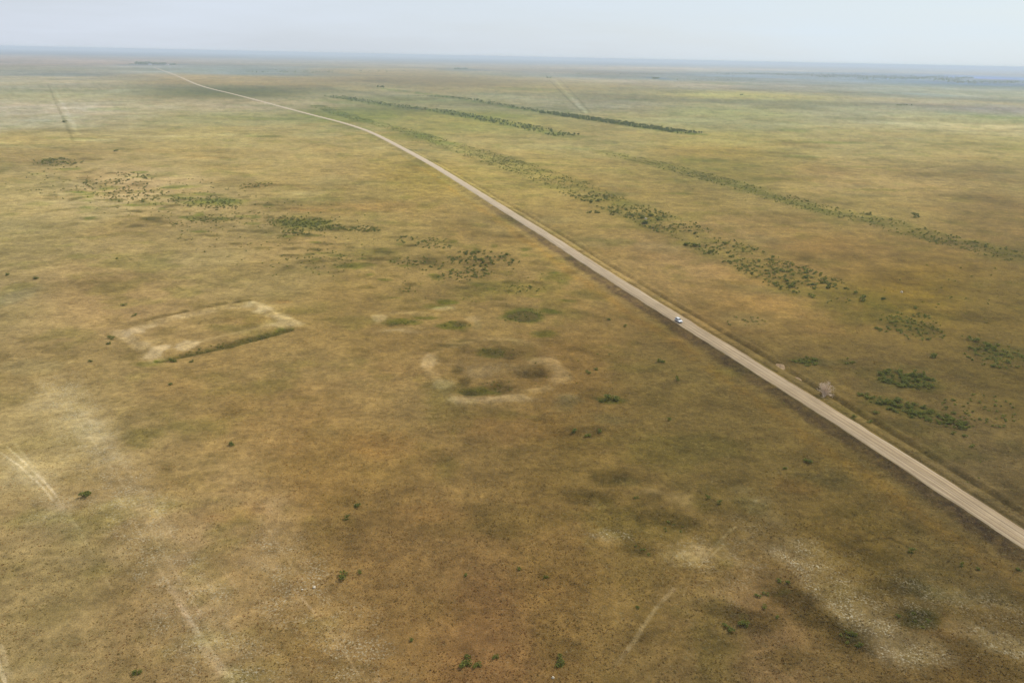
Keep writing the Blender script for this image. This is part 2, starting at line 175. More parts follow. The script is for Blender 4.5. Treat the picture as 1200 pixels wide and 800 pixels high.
def features(x,y):
    r=np.hypot(x,y)
    t=base_tint(x,y)*TINTGAIN
    wx=x+(fbm(x,y,14,3,50)-.5)*10; wy=y+(fbm(x,y,14,3,60)-.5)*14
    big=fbm(x,y,160,4,3); mid=fbm(x,y,38,4,9); wide=fbm(x,y,900,3,33)
    t=t*(1+.30*(big-.5)+.30*(mid-.5)+.25*(wide-.5)*sst(400,1500,r))[:,None]
    def rel(tt,w,k):
        return tt*(1+(np.array(COV[k])-1)*w[:,None])
    def mix(m,k):
        nonlocal t
        t=rel(t,m,k)
    # natural variation between rusty, olive and straw cover
    f=r>90
    a=fbm(x,y,70,5,21); mix(sst(.54,.74,a)*.22,'R')
    a=fbm(x,y,55,5,31); mix(sst(.55,.78,a)*.36,'D')
    a=fbm(x,y,90,5,41); mix(sst(.56,.78,a)*.30,'L')
    a=fbm(x,y,24,4,71); mix(sst(.55,.75,a)*.35,'G')
    a=fbm(x,y,11,4,75); mix(sst(.54,.72,a)*.38,'D')
    a=fbm(x,y,26,4,77); mix(sst(.54,.72,a)*.40*sst(200,500,r),'D')
    a=fbm(x,y,60,4,79); mix(sst(.54,.72,a)*.34*sst(500,1100,r),'D')
    a=fbm(x,y,60,4,82); mix(sst(.54,.72,a)*.28*sst(400,900,r),'R')
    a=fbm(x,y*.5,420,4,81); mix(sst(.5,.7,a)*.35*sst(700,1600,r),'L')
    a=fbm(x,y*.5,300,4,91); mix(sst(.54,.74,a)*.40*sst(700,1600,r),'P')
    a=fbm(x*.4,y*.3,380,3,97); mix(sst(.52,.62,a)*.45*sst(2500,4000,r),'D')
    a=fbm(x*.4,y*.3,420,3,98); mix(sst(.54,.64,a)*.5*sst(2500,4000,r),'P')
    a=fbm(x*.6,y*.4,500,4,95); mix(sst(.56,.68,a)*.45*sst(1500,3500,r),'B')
    t0=t.copy()
    for p in PT:
        if p[5]==0: continue
        cx,cy=G(p[0],p[1]); x1,_=G(p[0]+p[2],p[1]); _,y1=G(p[0],max(p[1]-p[3],68)); _,y2=G(p[0],p[1]+p[3])
        a=max(abs(x1-cx),.5); b=max((y1-y2)/2,.5); cy=(y1+y2)/2
        R0=3.2*max(a,b)+16
        m=(np.abs(x-cx)<R0)&(np.abs(y-cy)<R0)
        if not m.any(): continue
        s=min(1,max(.12,min(a,b)/8))
        X=(x[m]+(wx[m]-x[m])*s-cx); Y=(y[m]+(wy[m]-y[m])*s-cy)
        if len(p)>6: X,Y=X*math.cos(p[6])-Y*math.sin(p[6]),X*math.sin(p[6])+Y*math.cos(p[6])
        q=np.sqrt((X/a)**2+(Y/b)**2)
        ed=fbm(x[m],y[m],max(2.2,min(a,b)*.55),4,int(p[0]))
        w=np.minimum(sst(1.55,.55,q+(ed-.5)*.8)*p[5]*(1.15 if p[4]=='W' else 1.35),.97)
        t[m]=rel(t[m],w,p[4])
    for P,hw,k,s in LN:
        P=[G(*q) for q in P]; A=np.array(P); pad=hw*4+8
        m=(x>A[:,0].min()-pad)&(x<A[:,0].max()+pad)&(y>A[:,1].min()-pad)&(y<A[:,1].max()+pad)
        if not m.any(): continue
        sc=min(1,hw/5)*.8
        d=segd(x[m]+(wx[m]-x[m])*sc,y[m]+(wy[m]-y[m])*sc,P)
        ed=fbm(x[m],y[m],max(1.2,hw*1.6),3,int(A[0,0]))
        w=np.minimum(sst(1.7,.5,d/hw+(ed-.5)*1.2)*s*1.25,.97)
        w=w*(.45+.75*sst(.3,.6,fbm(x[m],y[m],13,3,int(hw*10)+3)) if hw>1.2 else (.3+.85*sst(.38,.55,fbm(x[m],y[m],9,3,int(hw*10)+8)))); t[m]=rel(t[m],w,k)
    t=t0*np.clip(t/t0,np.array([.36,.42,.26]),np.array([1.62,1.76,2.5]))
    fl=np.zeros(x.shape)
    for P,hw,s in FL:
        P=[G(*q) for q in P]; d=segd(wx,wy,P); fl=np.maximum(fl,sst(1.8,.3,d/hw)*s)
    # road sides; K lines hugging both road edges are painted edge shadow
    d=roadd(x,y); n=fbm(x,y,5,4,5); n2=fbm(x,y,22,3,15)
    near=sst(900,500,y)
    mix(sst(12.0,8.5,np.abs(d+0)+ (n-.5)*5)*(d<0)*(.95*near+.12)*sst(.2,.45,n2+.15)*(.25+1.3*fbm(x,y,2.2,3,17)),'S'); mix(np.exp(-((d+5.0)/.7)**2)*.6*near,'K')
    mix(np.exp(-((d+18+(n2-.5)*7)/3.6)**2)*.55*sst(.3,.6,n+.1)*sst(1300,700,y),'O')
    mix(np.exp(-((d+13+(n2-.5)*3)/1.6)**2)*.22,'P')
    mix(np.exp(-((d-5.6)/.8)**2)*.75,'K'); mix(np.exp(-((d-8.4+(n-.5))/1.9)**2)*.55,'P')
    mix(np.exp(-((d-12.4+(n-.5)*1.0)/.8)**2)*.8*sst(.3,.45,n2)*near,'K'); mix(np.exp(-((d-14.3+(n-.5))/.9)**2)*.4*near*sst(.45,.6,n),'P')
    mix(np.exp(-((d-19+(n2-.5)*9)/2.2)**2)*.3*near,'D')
    # tint under the road itself
    mix(sst(5.4,4.3,np.abs(d)),'P')
    return t,fl
BANK=[([(172,380),(216,369),(262,359),(294,355),(318,368),(346,381),(290,390),(240,402),(187,414),(165,400),(150,388),(172,380)],2.6,.9),
([(495,428),(500,418),(535,407),(570,401),(615,401),(640,412),(658,437),(645,453),(600,466),(560,473),(532,470),(512,446),(495,428)],3.4,.6),
([(442,373),(505,365),(535,358)],2.5,.5),([(450,392),(500,381)],2.5,.5)]
DITCH=[([(565,413),(605,415)],5,.9),([(548,458),(592,453)],4,.9),([(616,439),(634,439)],4,.8),([(532,432),(542,447)],3,.5),([(505,358),(538,352)],2.5,.6),([(522,383),(540,380)],3,.5),([(190,421),(262,406),(338,387)],2.0,1.2),([(160,377),(216,365.5),(292,353)],1.6,.6),([(455,380),(500,370)],1.8,.6)]
def height(x,y):
    r=np.hypot(x,y)
    z=(fbm(x,y,60,3,101)-.5)*1.1*sst(20000,2000,r)+(fbm(x,y,9,3,111)-.5)*.35*sst(1500,500,r)+(fbm(x,y,2.2,2,113)-.5)*.16*sst(500,250,r)
    for P,w,h in BANK:
        d=segd(x,y,[G(*q) for q in P]); z=z+h*np.exp(-(d/w)**2)*(.6+.8*fbm(x,y,9,2,121))
    for P,w,h in DITCH:
        d=segd(x,y,[G(*q) for q in P]); z=z-h*np.exp(-(d/w)**2)
    d=roadd(x,y); e=sst(12.5,4.7,np.abs(d)); fade=sst(4500,2000,r)
    z=z*(1-sst(14,5,np.abs(d)))
    z=z+e*HE*fade*.98
    nn=fbm(x,y,16,2,131)
    z=z-.75*np.exp(-((d-12.4)/1.3)**2)*(.5+nn)*fade+.45*np.exp(-((d-14.6)/1.2)**2)*(.4+nn)*fade
    z=z-.30*np.exp(-((d-5.9)/.9)**2)*fade
    return z
def H1(x,y): return float(height(np.array([float(x)]),np.array([float(y)]))[0])
# ---------------------------------------------------------------- node helpers
def nodes(name):
    m=bpy.data.materials.new(name);m.use_nodes=True;nt=m.node_tree
    b=nt.nodes['Principled BSDF'];return m,nt,b
def N(nt,t,**k):
    n=nt.nodes.new(t)
    for a,v in k.items():
        if a.startswith('i_'): n.inputs[a[2:].replace('_',' ')].default_value=v
        else: setattr(n,a,v)
    return n
def ln(nt,a,b): nt.links.new(a,b)
def simple(name,col,rough=.8,var=.25,scale=3,metal=0,spec=.3):
    m,nt,b=nodes(name)
    tc=N(nt,'ShaderNodeTexCoord');no=N(nt,'ShaderNodeTexNoise',i_Scale=scale,i_Detail=5.)
    ln(nt,tc.outputs['Object'],no.inputs['Vector'])
    mr=N(nt,'ShaderNodeMapRange');mr.inputs['From Min'].default_value=.3;mr.inputs['From Max'].default_value=.7
    mr.inputs['To Min'].default_value=1-var;mr.inputs['To Max'].default_value=1+var
    ln(nt,no.outputs['Fac'],mr.inputs['Value'])
    vm=N(nt,'ShaderNodeVectorMath',operation='SCALE');vm.inputs[0].default_value=col;ln(nt,mr.outputs[0],vm.inputs['Scale'])
    ln(nt,vm.outputs[0],b.inputs['Base Color']);b.inputs['Roughness'].default_value=rough;b.inputs['Metallic'].default_value=metal
    b.inputs['Specular IOR Level'].default_value=spec
    return m
def noise(nt,vec,scale,detail=4,rough=.55):
    n=N(nt,'ShaderNodeTexNoise',i_Scale=scale,i_Detail=float(detail),i_Roughness=rough); ln(nt,vec,n.inputs['Vector']); return n.outputs['Fac']
def remap(nt,v,a,b,c,d):
    m=N(nt,'ShaderNodeMapRange');m.inputs['From Min'].default_value=a;m.inputs['From Max'].default_value=b;m.inputs['To Min'].default_value=c;m.inputs['To Max'].default_value=d
    ln(nt,v,m.inputs['Value']);return m.outputs[0]
def math2(nt,op,a,b):
    m=N(nt,'ShaderNodeMath',operation=op)
    for i,v in enumerate((a,b)):
        if isinstance(v,(int,float)): m.inputs[i].default_value=v
        else: ln(nt,v,m.inputs[i])
    return m.outputs[0]
def mixc(nt,f,a,b):
    m=N(nt,'ShaderNodeMix',data_type='RGBA')
    if isinstance(f,(int,float)): m.inputs[0].default_value=f
    else: ln(nt,f,m.inputs[0])
    for i,v in ((6,a),(7,b)):
        if isinstance(v,tuple): m.inputs[i].default_value=(*v,1)
        else: ln(nt,v,m.inputs[i])
    return m.outputs[2]
def scalec(nt,c,f):
    v=N(nt,'ShaderNodeVectorMath',operation='SCALE')
    if isinstance(c,tuple): v.inputs[0].default_value=c
    else: ln(nt,c,v.inputs[0])
    ln(nt,f,v.inputs['Scale']);return v.outputs[0]
def ground_mat():
    m,nt,b=nodes('steppe_ground')
    tc=N(nt,'ShaderNodeTexCoord');V=tc.outputs['Object']
    at=N(nt,'ShaderNodeAttribute',attribute_name='tint').outputs['Color']
    fl=N(nt,'ShaderNodeAttribute',attribute_name='fleck').outputs['Fac']
    n1=noise(nt,V,2.6,5,.7); n2=noise(nt,V,.45,5,.62); n3=noise(nt,V,.09,5,.6); n4=noise(nt,V,.018,4,.55)
    s=math2(nt,'MULTIPLY',remap(nt,n1,.33,.67,.76,1.24),remap(nt,n2,.33,.67,.80,1.20))
    s=math2(nt,'MULTIPLY',s,remap(nt,n3,.3,.7,.76,1.24))
    s=math2(nt,'MULTIPLY',s,remap(nt,n4,.3,.7,.88,1.12))
    s=math2(nt,'MULTIPLY',s,remap(nt,noise(nt,V,.21,4,.7),.35,.65,.84,1.16))
    c=scalec(nt,at,s)
    # hue drift: rusty and olive tussocks
    h1=remap(nt,noise(nt,V,.9,4,.65),.54,.68,0,.17); c=mixc(nt,h1,c,(.24,.13,.05))
    h2=remap(nt,noise(nt,V,.7,5,.7),.55,.70,0,.30); c=mixc(nt,h2,c,(.10,.095,.04))
    h3=remap(nt,noise(nt,V,1.5,4,.7),.58,.70,0,.30); c=mixc(nt,h3,c,(.34,.29,.17))
    # pale dry flecks
    vo=N(nt,'ShaderNodeTexNoise',i_Scale=1.7,i_Detail=3.,i_Roughness=.75); ln(nt,V,vo.inputs['Vector'])
    k=remap(nt,vo.outputs['Fac'],.52,.62,0,1); cl=remap(nt,noise(nt,V,.16,3,.6),.42,.6,.15,1)
    k=math2(nt,'MULTIPLY',math2(nt,'MULTIPLY',k,fl),cl); c=mixc(nt,math2(nt,'MULTIPLY',k,.85),c,(.47,.40,.26))
    ln(nt,c,b.inputs['Base Color']);b.inputs['Roughness'].default_value=1;b.inputs['Specular IOR Level'].default_value=.05
    bp=N(nt,'ShaderNodeBump');bp.inputs['Strength'].default_value=.7;bp.inputs['Distance'].default_value=.5
    ln(nt,math2(nt,'ADD',n1,n2),bp.inputs['Height']);ln(nt,bp.outputs[0],b.inputs['Normal'])
    return m
def mesh_np(name,verts,faces,mat,smooth=False):
    me=bpy.data.meshes.new(name); nv=len(verts);nf,k=faces.shape
    me.vertices.add(nv);me.vertices.foreach_set('co',np.asarray(verts,np.float32).ravel())
    me.loops.add(nf*k);me.loops.foreach_set('vertex_index',faces.astype(np.int32).ravel())
    me.polygons.add(nf);me.polygons.foreach_set('loop_start',(np.arange(nf)*k).astype(np.int32))
    me.polygons.foreach_set('loop_total',np.full(nf,k,np.int32))
    me.polygons.foreach_set('use_smooth',np.full(nf,smooth))
    me.update(calc_edges=True);me.validate()
    if mat: me.materials.append(mat)
    return me
def vcol(me,name,c):
    a=me.color_attributes.new(name,'FLOAT_COLOR','POINT'); q=np.ones((len(c),4),np.float32);q[:,:3]=c;a.data.foreach_set('color',q.ravel())
def link(name,me,parent=None,kind=None,**k):
    o=bpy.data.objects.new(name,me);COL.objects.link(o)
    if parent: o.parent=parent
    if kind: o['kind']=kind
    for a,v in k.items(): o[a]=v
    return o
# ---------------------------------------------------------------- ground
fine=np.radians(np.arange(-42,42.001,.075)); crs=np.radians(np.arange(45,315.1,3.))
th=np.concatenate([fine,crs]);nt_=len(th)
dep=np.radians(np.concatenate([np.arange(58,40,-.2),np.arange(40,2.0,-.07),np.arange(2.0,.16,-.028)]))
rr=np.concatenate([[2,20,45],CH/np.tan(dep),[45000]]);nr=len(rr)
TT,RR=np.meshgrid(th,rr); X=(RR*np.sin(TT)).ravel();Y=(RR*np.cos(TT)).ravel()
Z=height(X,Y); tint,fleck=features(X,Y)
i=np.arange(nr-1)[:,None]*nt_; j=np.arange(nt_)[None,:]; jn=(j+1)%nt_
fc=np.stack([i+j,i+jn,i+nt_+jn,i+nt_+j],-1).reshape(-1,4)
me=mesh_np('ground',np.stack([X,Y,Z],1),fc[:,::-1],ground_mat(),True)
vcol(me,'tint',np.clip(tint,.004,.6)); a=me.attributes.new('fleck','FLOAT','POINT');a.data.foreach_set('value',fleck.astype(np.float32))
link('ground',me,kind='structure')
# ---------------------------------------------------------------- road
def road_mat():
    m,nt,b=nodes('packed_gravel')
    uv=N(nt,'ShaderNodeUVMap',uv_map='UVMap').outputs[0]; sx=N(nt,'ShaderNodeSeparateXYZ');ln(nt,uv,sx.inputs[0])
    mp=N(nt,'ShaderNodeMapping');mp.inputs['Scale'].default_value=(1.,.035,1);ln(nt,uv,mp.inputs[0])
    tc=N(nt,'ShaderNodeTexCoord').outputs['Object']
    st=noise(nt,mp.outputs[0],1.1,5,.6); fn=noise(nt,tc,2.2,5,.7); md=noise(nt,tc,.12,3)
    c=mixc(nt,remap(nt,st,.35,.65,0,1),(.25,.185,.10),(.41,.305,.175))
    w=N(nt,'ShaderNodeMath',operation='SINE');ln(nt,math2(nt,'MULTIPLY',sx.outputs[0],3.3),w.inputs[0])
    c=mixc(nt,remap(nt,w.outputs[0],-1,1,0,.55),c,(.20,.13,.082))
    mp2=N(nt,'ShaderNodeMapping');mp2.inputs['Scale'].default_value=(1.,.008,1);ln(nt,uv,mp2.inputs[0]);c=mixc(nt,remap(nt,noise(nt,mp2.outputs[0],1.9,3,.5),.5,.62,0,.5),c,(.46,.36,.24))
    s=math2(nt,'MULTIPLY',remap(nt,fn,.3,.7,.86,1.14),remap(nt,md,.3,.7,.9,1.1));c=scalec(nt,c,s)
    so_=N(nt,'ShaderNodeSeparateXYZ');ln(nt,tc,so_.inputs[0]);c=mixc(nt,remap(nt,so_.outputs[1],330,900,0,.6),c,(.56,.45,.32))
    ln(nt,c,b.inputs['Base Color']);b.inputs['Roughness'].default_value=.95;b.inputs['Specular IOR Level'].default_value=.1
    return m
def strip(name,P,half,zf,mat,prof):
    P=np.array(P);T=np.gradient(P,axis=0);T/=np.linalg.norm(T,axis=1)[:,None];Nn=np.stack([-T[:,1],T[:,0]],1)
    s=np.concatenate([[0],np.cumsum(np.linalg.norm(np.diff(P,axis=0),axis=1))]);k=len(prof)
    v=np.zeros((len(P),k,3));uvs=np.zeros((len(P),k,2))
    for q,(o,z) in enumerate(prof):
        wob=(fbm(s,s*0+(o>0)*7.,7,4,7)-.5)*1.0 if abs(o)>=1 else 0
        hw=half*o+wob*np.sign(o)
        v[:,q,:2]=P+Nn*np.reshape(hw*np.ones(len(P)),(-1,1)); v[:,q,2]=zf+z; uvs[:,q,0]=half*o;uvs[:,q,1]=s
    n=len(P);i=np.arange(n-1)[:,None]*k;j=np.arange(k-1)[None,:]
    fc=np.stack([i+j,i+j+1,i+k+j+1,i+k+j],-1).reshape(-1,4)
    me=mesh_np(name,v.reshape(-1,3),fc[:,::-1],mat,True)
    u=me.uv_layers.new(name='UVMap'); li=np.zeros(len(me.loops),np.int32);me.loops.foreach_get('vertex_index',li)
    u.data.foreach_set('uv',uvs.reshape(-1,2)[li].astype(np.float32).ravel());return me
seg=[ROAD[0]]
for p in ROAD[1:]:
    a=np.array(seg[-1]);d=np.linalg.norm(p-a);n=max(1,int(d/4)) if p[1]<2500 else max(1,int(d/25))
    for q in range(1,n+1): seg.append(a+(p-a)*q/n)
seg=np.array(seg); rs=np.hypot(seg[:,0],seg[:,1]); zf=HE*sst(4500,2000,rs)+.06+.3*sst(1500,4500,rs)
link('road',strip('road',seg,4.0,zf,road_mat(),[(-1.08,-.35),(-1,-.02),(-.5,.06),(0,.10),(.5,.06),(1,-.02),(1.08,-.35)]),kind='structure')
# ---------------------------------------------------------------- vegetation
def thru(nt,b,q,f):
    tr=N(nt,'ShaderNodeBsdfTranslucent');mx=N(nt,'ShaderNodeMixShader');mx.inputs[0].default_value=f
    ln(nt,q,tr.inputs['Color']);ln(nt,b.outputs[0],mx.inputs[1]);ln(nt,tr.outputs[0],mx.inputs[2]);ln(nt,mx.outputs[0],nt.nodes['Material Output'].inputs['Surface'])
def leaf_mat(name,c1,c2):
    m,nt,b=nodes(name)
    oi=N(nt,'ShaderNodeObjectInfo').outputs['Random']; at=N(nt,'ShaderNodeAttribute',attribute_name='leaf').outputs['Fac']
    f=math2(nt,'FRACT',math2(nt,'ADD',oi,at),0.)
    c=mixc(nt,f,c1,c2); s=remap(nt,at,0,1,.65,1.3)
    q=scalec(nt,c,s); ln(nt,q,b.inputs['Base Color']);b.inputs['Roughness'].default_value=.8;b.inputs['Specular IOR Level'].default_value=.1
    thru(nt,b,q,.5); return m
M_SHRUB=leaf_mat('shrub_leaves',(.12,.145,.026),(.26,.25,.052))
M_DRY=leaf_mat('sage_leaves',(.10,.09,.04),(.16,.14,.065))
M_TREE=leaf_mat('tree_leaves',(.11,.16,.034),(.23,.24,.055))
M_BARK=simple('bark',(.12,.095,.07),.95,.3,4)
def leafcloud(n,rx,ry,z0,z1,ls,rng,top=.5):
    """n leaf-clump quads spread through a lumpy volume"""
    lobes=rng.normal(0,1,(5,3))*np.array([rx,ry,(z1-z0)/2])*.45+np.array([0,0,(z0+z1)/2])
    V=[];A=[]
    k=rng.integers(0,5,n); d=rng.normal(0,1,(n,3));d/=np.linalg.norm(d,axis=1)[:,None]
    rad=rng.uniform(.35,1,n)**.5
    c=lobes[k]+d*rad[:,None]*np.array([rx,ry,(z1-z0)/2])*.62
    c[:,2]=np.clip(c[:,2],z0,z1)
    u=rng.normal(0,1,(n,3));u/=np.linalg.norm(u,axis=1)[:,None];w=np.cross(u,d+rng.normal(0,.4,(n,3)));w/=np.linalg.norm(w,axis=1)[:,None]+1e-9
    s=(ls*rng.uniform(.6,1.3,n))[:,None]
    v=np.stack([c-u*s-w*s*.6,c+u*s-w*s*.5,c+u*s*.8+w*s*.6,c-u*s*.7+w*s*.7],1).reshape(-1,3)
    return v,np.arange(4*n).reshape(-1,4),np.repeat(rng.uniform(0,1,n),4)
def cloudmesh(name,v,f,a,mat):
    me=mesh_np(name,v,f,mat);at=me.attributes.new('leaf','FLOAT','POINT');at.data.foreach_set('value',a.astype(np.float32));return me
SHR=[];DRY=[]
for k in range(6):
    r=np.random.default_rng(100+k); v,f,a=leafcloud(190,.5,.42+.1*(k%3),.02,.62+.05*k,.085,r); SHR.append(cloudmesh('shrub',v,f,a,M_SHRUB))
# all the shrubs of the plain: (x,y,width m,cluster name)
def px2m(w,x,y): return w*math.sqrt(x*x+y*y+CH*CH)/F
shrubs=[]
ISO=[(548,769,6,'upper left shrub of the dark pair-and-one trio on the rusty ground at the bottom'),(546,777.5,10,'widest of three dark round shrubs huddled at the bottom of the plain'),(559.5,779,7,'right-hand shrub of the trio at the bottom of the plain'),(581,769.5,6,'single small dark shrub just right of the bottom trio'),
(655.5,770,7,'upper dark shrub of the touching pair at the bottom'),(655.5,777,9,'lower and wider dark shrub of the touching pair at the bottom'),
(402,674,10,'broad olive shrub alone on brown ground left of centre below'),(422,669.5,5,'tiny shrub right beside the broad olive shrub'),(546,673,5,'lone small green shrub in the middle of the brown lower plain'),(609,666.5,5,'near-black round shrub left of the brown ring patch'),(747,711,4,'near-black dot of a shrub beside the thin pale footpath'),
(640,676,5,'brownish shrub in the middle of the dry ring patch'),(420,591.5,6,'flat green shrub high on the lower left plain'),(406,606,5,'small green shrub just below the flat green one'),(745,583,4,'small dark shrub above the dark sage hollow'),
(912,680,5,'upper dark shrub of the scatter left of the pale streak'),(923,682.5,5,'small shrub right of the upper dark one left of the pale streak'),(896,695.5,4.5,'small dark shrub in the hollow left of the pale streak'),(888,697.5,4.5,'left-hand dark shrub in the hollow beside the pale streak'),(896,711,5,'green shrub in the hollow left of the pale streak'),(911,722,4.5,'lower dark shrub left of the pale streak'),
(871,731.5,8,'large near-black shrub on the dark ground at lower right'),(857,739,7,'olive shrub left below the large near-black shrub'),(851,733,5,'small dry shrub near the large near-black shrub'),(830,583,4.5,'small shrub in the dark patch over the pale sage spot'),(842,588.5,5,'dark shrub right of the small one over the pale sage spot'),
(1067,644,6,'dark shrub at the bend of the dark furrow right of the pale streak'),(1126,661.5,4,'small dark shrub on the furrow towards the road'),(1145,666,4,'right small shrub on the furrow near the road bank'),(1052,721,5,'dark shrub above the green hollow at lower right'),(1193,667,4,'small shrub below the road bank at the right edge'),
(920,547.5,5,'dark shrub below the road bank right of centre'),(944,540,5,'left one of two shrubs touching under the road bank'),(950,541.5,5,'right one of two shrubs touching under the road bank'),
(270,520,6,'dark shrub alone on open ground left below the long enclosure'),(105,423,4,'small dark shrub left of the long enclosure'),(129,395.5,6,'upper dark shrub at the left corner of the long enclosure'),(127,402,4,'lower shrub at the left corner of the long enclosure'),(145.5,357,4,'small shrub above the left corner of the long enclosure'),(158,368.5,4,'shrub on the upper bank of the long enclosure'),(224,423,4,'small shrub just below the ditch of the long enclosure'),(8,321,4,'small dark shrub at the far left edge'),(42,326.5,4,'small dark shrub near the left edge of the plain'),(203,422,6,'dark shrub at the lower left end of the enclosure ditch'),(200,450,4,'tiny shrub on open ground under the long enclosure'),
(100,579.5,10,'flat green shrub alone among pale tracks at lower left'),(157,788,6,'small green shrub at the bottom left'),(165,787,5,'small green shrub next to another at the bottom left'),(483,749,4.5,'faint olive shrub left above the bottom trio'),
(713,466.5,8,'dark shrub in the green hollow right of the ring enclosure'),(723,466,8,'right shrub in the green hollow beside the ring enclosure'),(704,469,5,'left shrub in the green hollow beside the ring enclosure'),(690,436.5,5,'left one of two shrubs between ring enclosure and road'),(698,432,5,'right one of two shrubs between ring enclosure and road'),(775,423,7,'dark shrub between the ring enclosure and the vehicle'),(733,382,4,'leaning dark shrub below the road left of the vehicle'),(714,374,4,'small shrub left of the leaning one below the road'),
(674,504,6,'left shrub of three in the sage hollow below the ring enclosure'),(689,509,6,'lowest shrub of three in the sage hollow below the ring enclosure'),(702,504,5,'right shrub of three in the sage hollow below the ring enclosure'),(785,491,4,'dark dot shrub in the sage below the road'),(793,445,5,'shrub in dark grass below the vehicle'),(622,336,4,'dark shrub at the lower right edge of the scattered shrub colony'),
(1142,397.5,8,'large near-black shrub right of the road, left of a pair'),(1155,404,8,'large near-black shrub right of the road, right of a pair'),(1164,408,6,'dark shrub trailing right of the near-black pair'),(1093,416,7,'slanting dark shrub alone right of the road'),(909,438,7,'upper green shrub on the far shoulder of the road'),(914,443,7,'lower dark green shrub on the far shoulder of the road'),(905,434,5,'small shrub at the top of the far road shoulder group'),
(1000,489,4,'small shrub behind the roadside ditch'),(1019,494,5,'dark shrub behind the roadside ditch right of the pale leafless bush'),(1026,483.5,5,'small shrub above the ditch shrub'),(999,491,3,'tiny shrub by the roadside ditch'),(1131,510,5,'dark shrub at the lower end of the right thicket'),(1139,522,4,'lone shrub lowest of the right thicket'),(1117,507,4,'tiny shrub under the right thicket'),
(803,375,3,'small shrub on the road shoulder behind the vehicle'),(137,302,3,'tiny shrub on straw coloured ground at upper left'),(136,177,3.4,'lone dark shrub on the far left plain'),(76,142.5,4,'dark shrub beside the far straight track'),
(1073,361,4,'shrub above the right hand colony'),(1036,350,4,'shrub under the long shrub belt'),(1010,351,7,'olive shrub at the lower end of the long shrub belt'),(1035,350,3.6,'small olive shrub past the end of the long shrub belt'),(1003,343,4,'small dark shrub past the end of the long shrub belt')]
for p in ISO:
    x,y=G(p[0],p[1]+p[2]*.25); shrubs.append((x,y,px2m(p[2],x,y)*1.1,None,p[3]))
# colonies: px,py,half w,half h,count,size px lo,hi,tilt(px slope),name
CL=[(65,190,34,5,60,1.8,3.2,0,'the shrub colony at the upper left'),(157,206,22,3.5,34,1.6,3,.12,'the shrub string at the upper left'),(150,225,56,14,150,1.8,3.2,.15,'the shrubs scattered over the upper left plain'),
(245,238,46,8,120,1.8,3.2,.05,'the green shrub colony left of the road'),(300,218,22,3,26,2,3,-.1,'the slanting shrub string left of the road'),(355,262,44,9,170,2,3.4,.06,'the dense green colony left of the road'),(415,268,34,4,80,2,3.4,.06,'the right tail of the dense green colony'),(345,273,22,3,30,2.4,3.6,0,'the small arc of shrubs under the dense colony'),
(240,258,50,5,60,1.6,2.8,-.08,'the faint rows of shrubs left of the road'),(375,306,50,14,50,1.6,3,0,'the thin shrubs above the enclosures'),
(500,284,36,7,60,2,4,.08,'the upper shrub group left of the road'),(492,309,34,8,44,2,4.2,.05,'the left part of the scattered shrub colony'),(565,304,46,9,80,2.4,5,.03,'the scattered shrub colony left of the road'),(545,321,32,8,70,2.2,4.2,-.1,'the lower part of the scattered shrub colony'),(610,338,26,6,24,2,3.8,0,'the shrubs in the green flat left of the road'),(478,340,13,5,10,2.4,4.4,.05,'the few shrubs above the narrow enclosure'),
(612,370,26,8,34,2,4,-.1,'the bright green hollow left of the road'),(535,381,20,4,20,1.8,3.4,0,'the green streak above the ring enclosure'),(585,452,24,6,18,1.8,3.4,0,'the hollow inside the ring enclosure'),(580,411,24,6,18,1.8,3,0,'the upper hollow inside the ring enclosure'),(480,377,22,3,18,1.8,3,-.12,'the narrow enclosure ditch'),(270,403,66,3,60,1.8,3.2,-.2,'the dark ditch of the long enclosure'),
(1068,383,46,16,110,2.2,5.5,.1,'the shrub colony right of the road'),(1170,418,40,14,95,2.4,5.5,.15,'the shrub colony at the right edge'),(1062,445,36,11,95,3.5,7.5,.1,'the green thicket right of the pale leafless bush'),(1072,482,66,8,95,4,8,.3,'the long slanting thicket near the right edge'),(1150,482,50,20,60,2.6,5.5,.1,'the scattered shrubs behind the slanting thicket'),(945,424,16,5,24,3,6,.05,'the green patch beside the pale leafless bush'),(995,424,10,4,7,3,5,0,'the small group right of the green patch'),(872,376,26,10,16,2.4,4.5,0,'the few shrubs in grey grass right of the road'),
(790,621,16,8,8,3.4,5,.3,'the dark sage hollow'),(753,646,10,5,5,3.6,5,.3,'the small hollow below the sage'),(998,748,14,11,11,3.5,6,.3,'the dark hollow at lower right'),(1078,727,14,8,5,3.5,5.5,.3,'the green hollow at lower right'),
(680,440,60,30,9,2,3.4,0,'the plain between the enclosures and the road'),(900,480,60,40,5,2,3,0,'the road verge'),(1130,560,60,30,8,2,3.6,0,'the plain at the right edge'),(1115,350,80,50,30,2,3.6,0,'the rusty plain at the right'),(850,235,60,20,8,1.6,2.6,0,'the plain between the shrub belts')]
CL+=[(330,275,130,50,170,1.4,2.6,.1,'the thin shrubs above the enclosures'),(200,235,120,30,150,1.4,2.4,.1,'the shrubs scattered over the upper left plain'),(560,335,120,30,60,1.6,3,.1,'the shrubs in the green flat left of the road'),(60,215,60,25,50,1.4,2.4,.05,'the shrub colony at the upper left')]
for cx,cy,hw,hh,n,s0,s1,tl,nm in CL:
    for q in range(n):
        a=RNG.uniform(0,2*math.pi);rr_=RNG.uniform(0,1)**.6
        dx=math.cos(a)*rr_*hw; py=cy+math.sin(a)*rr_*hh+dx*tl
        x,y=G(cx+dx,py); shrubs.append((x,y,px2m(RNG.uniform(s0,s1),x,y)*(.95 if cy<335 and cx<700 else .78),nm,None))
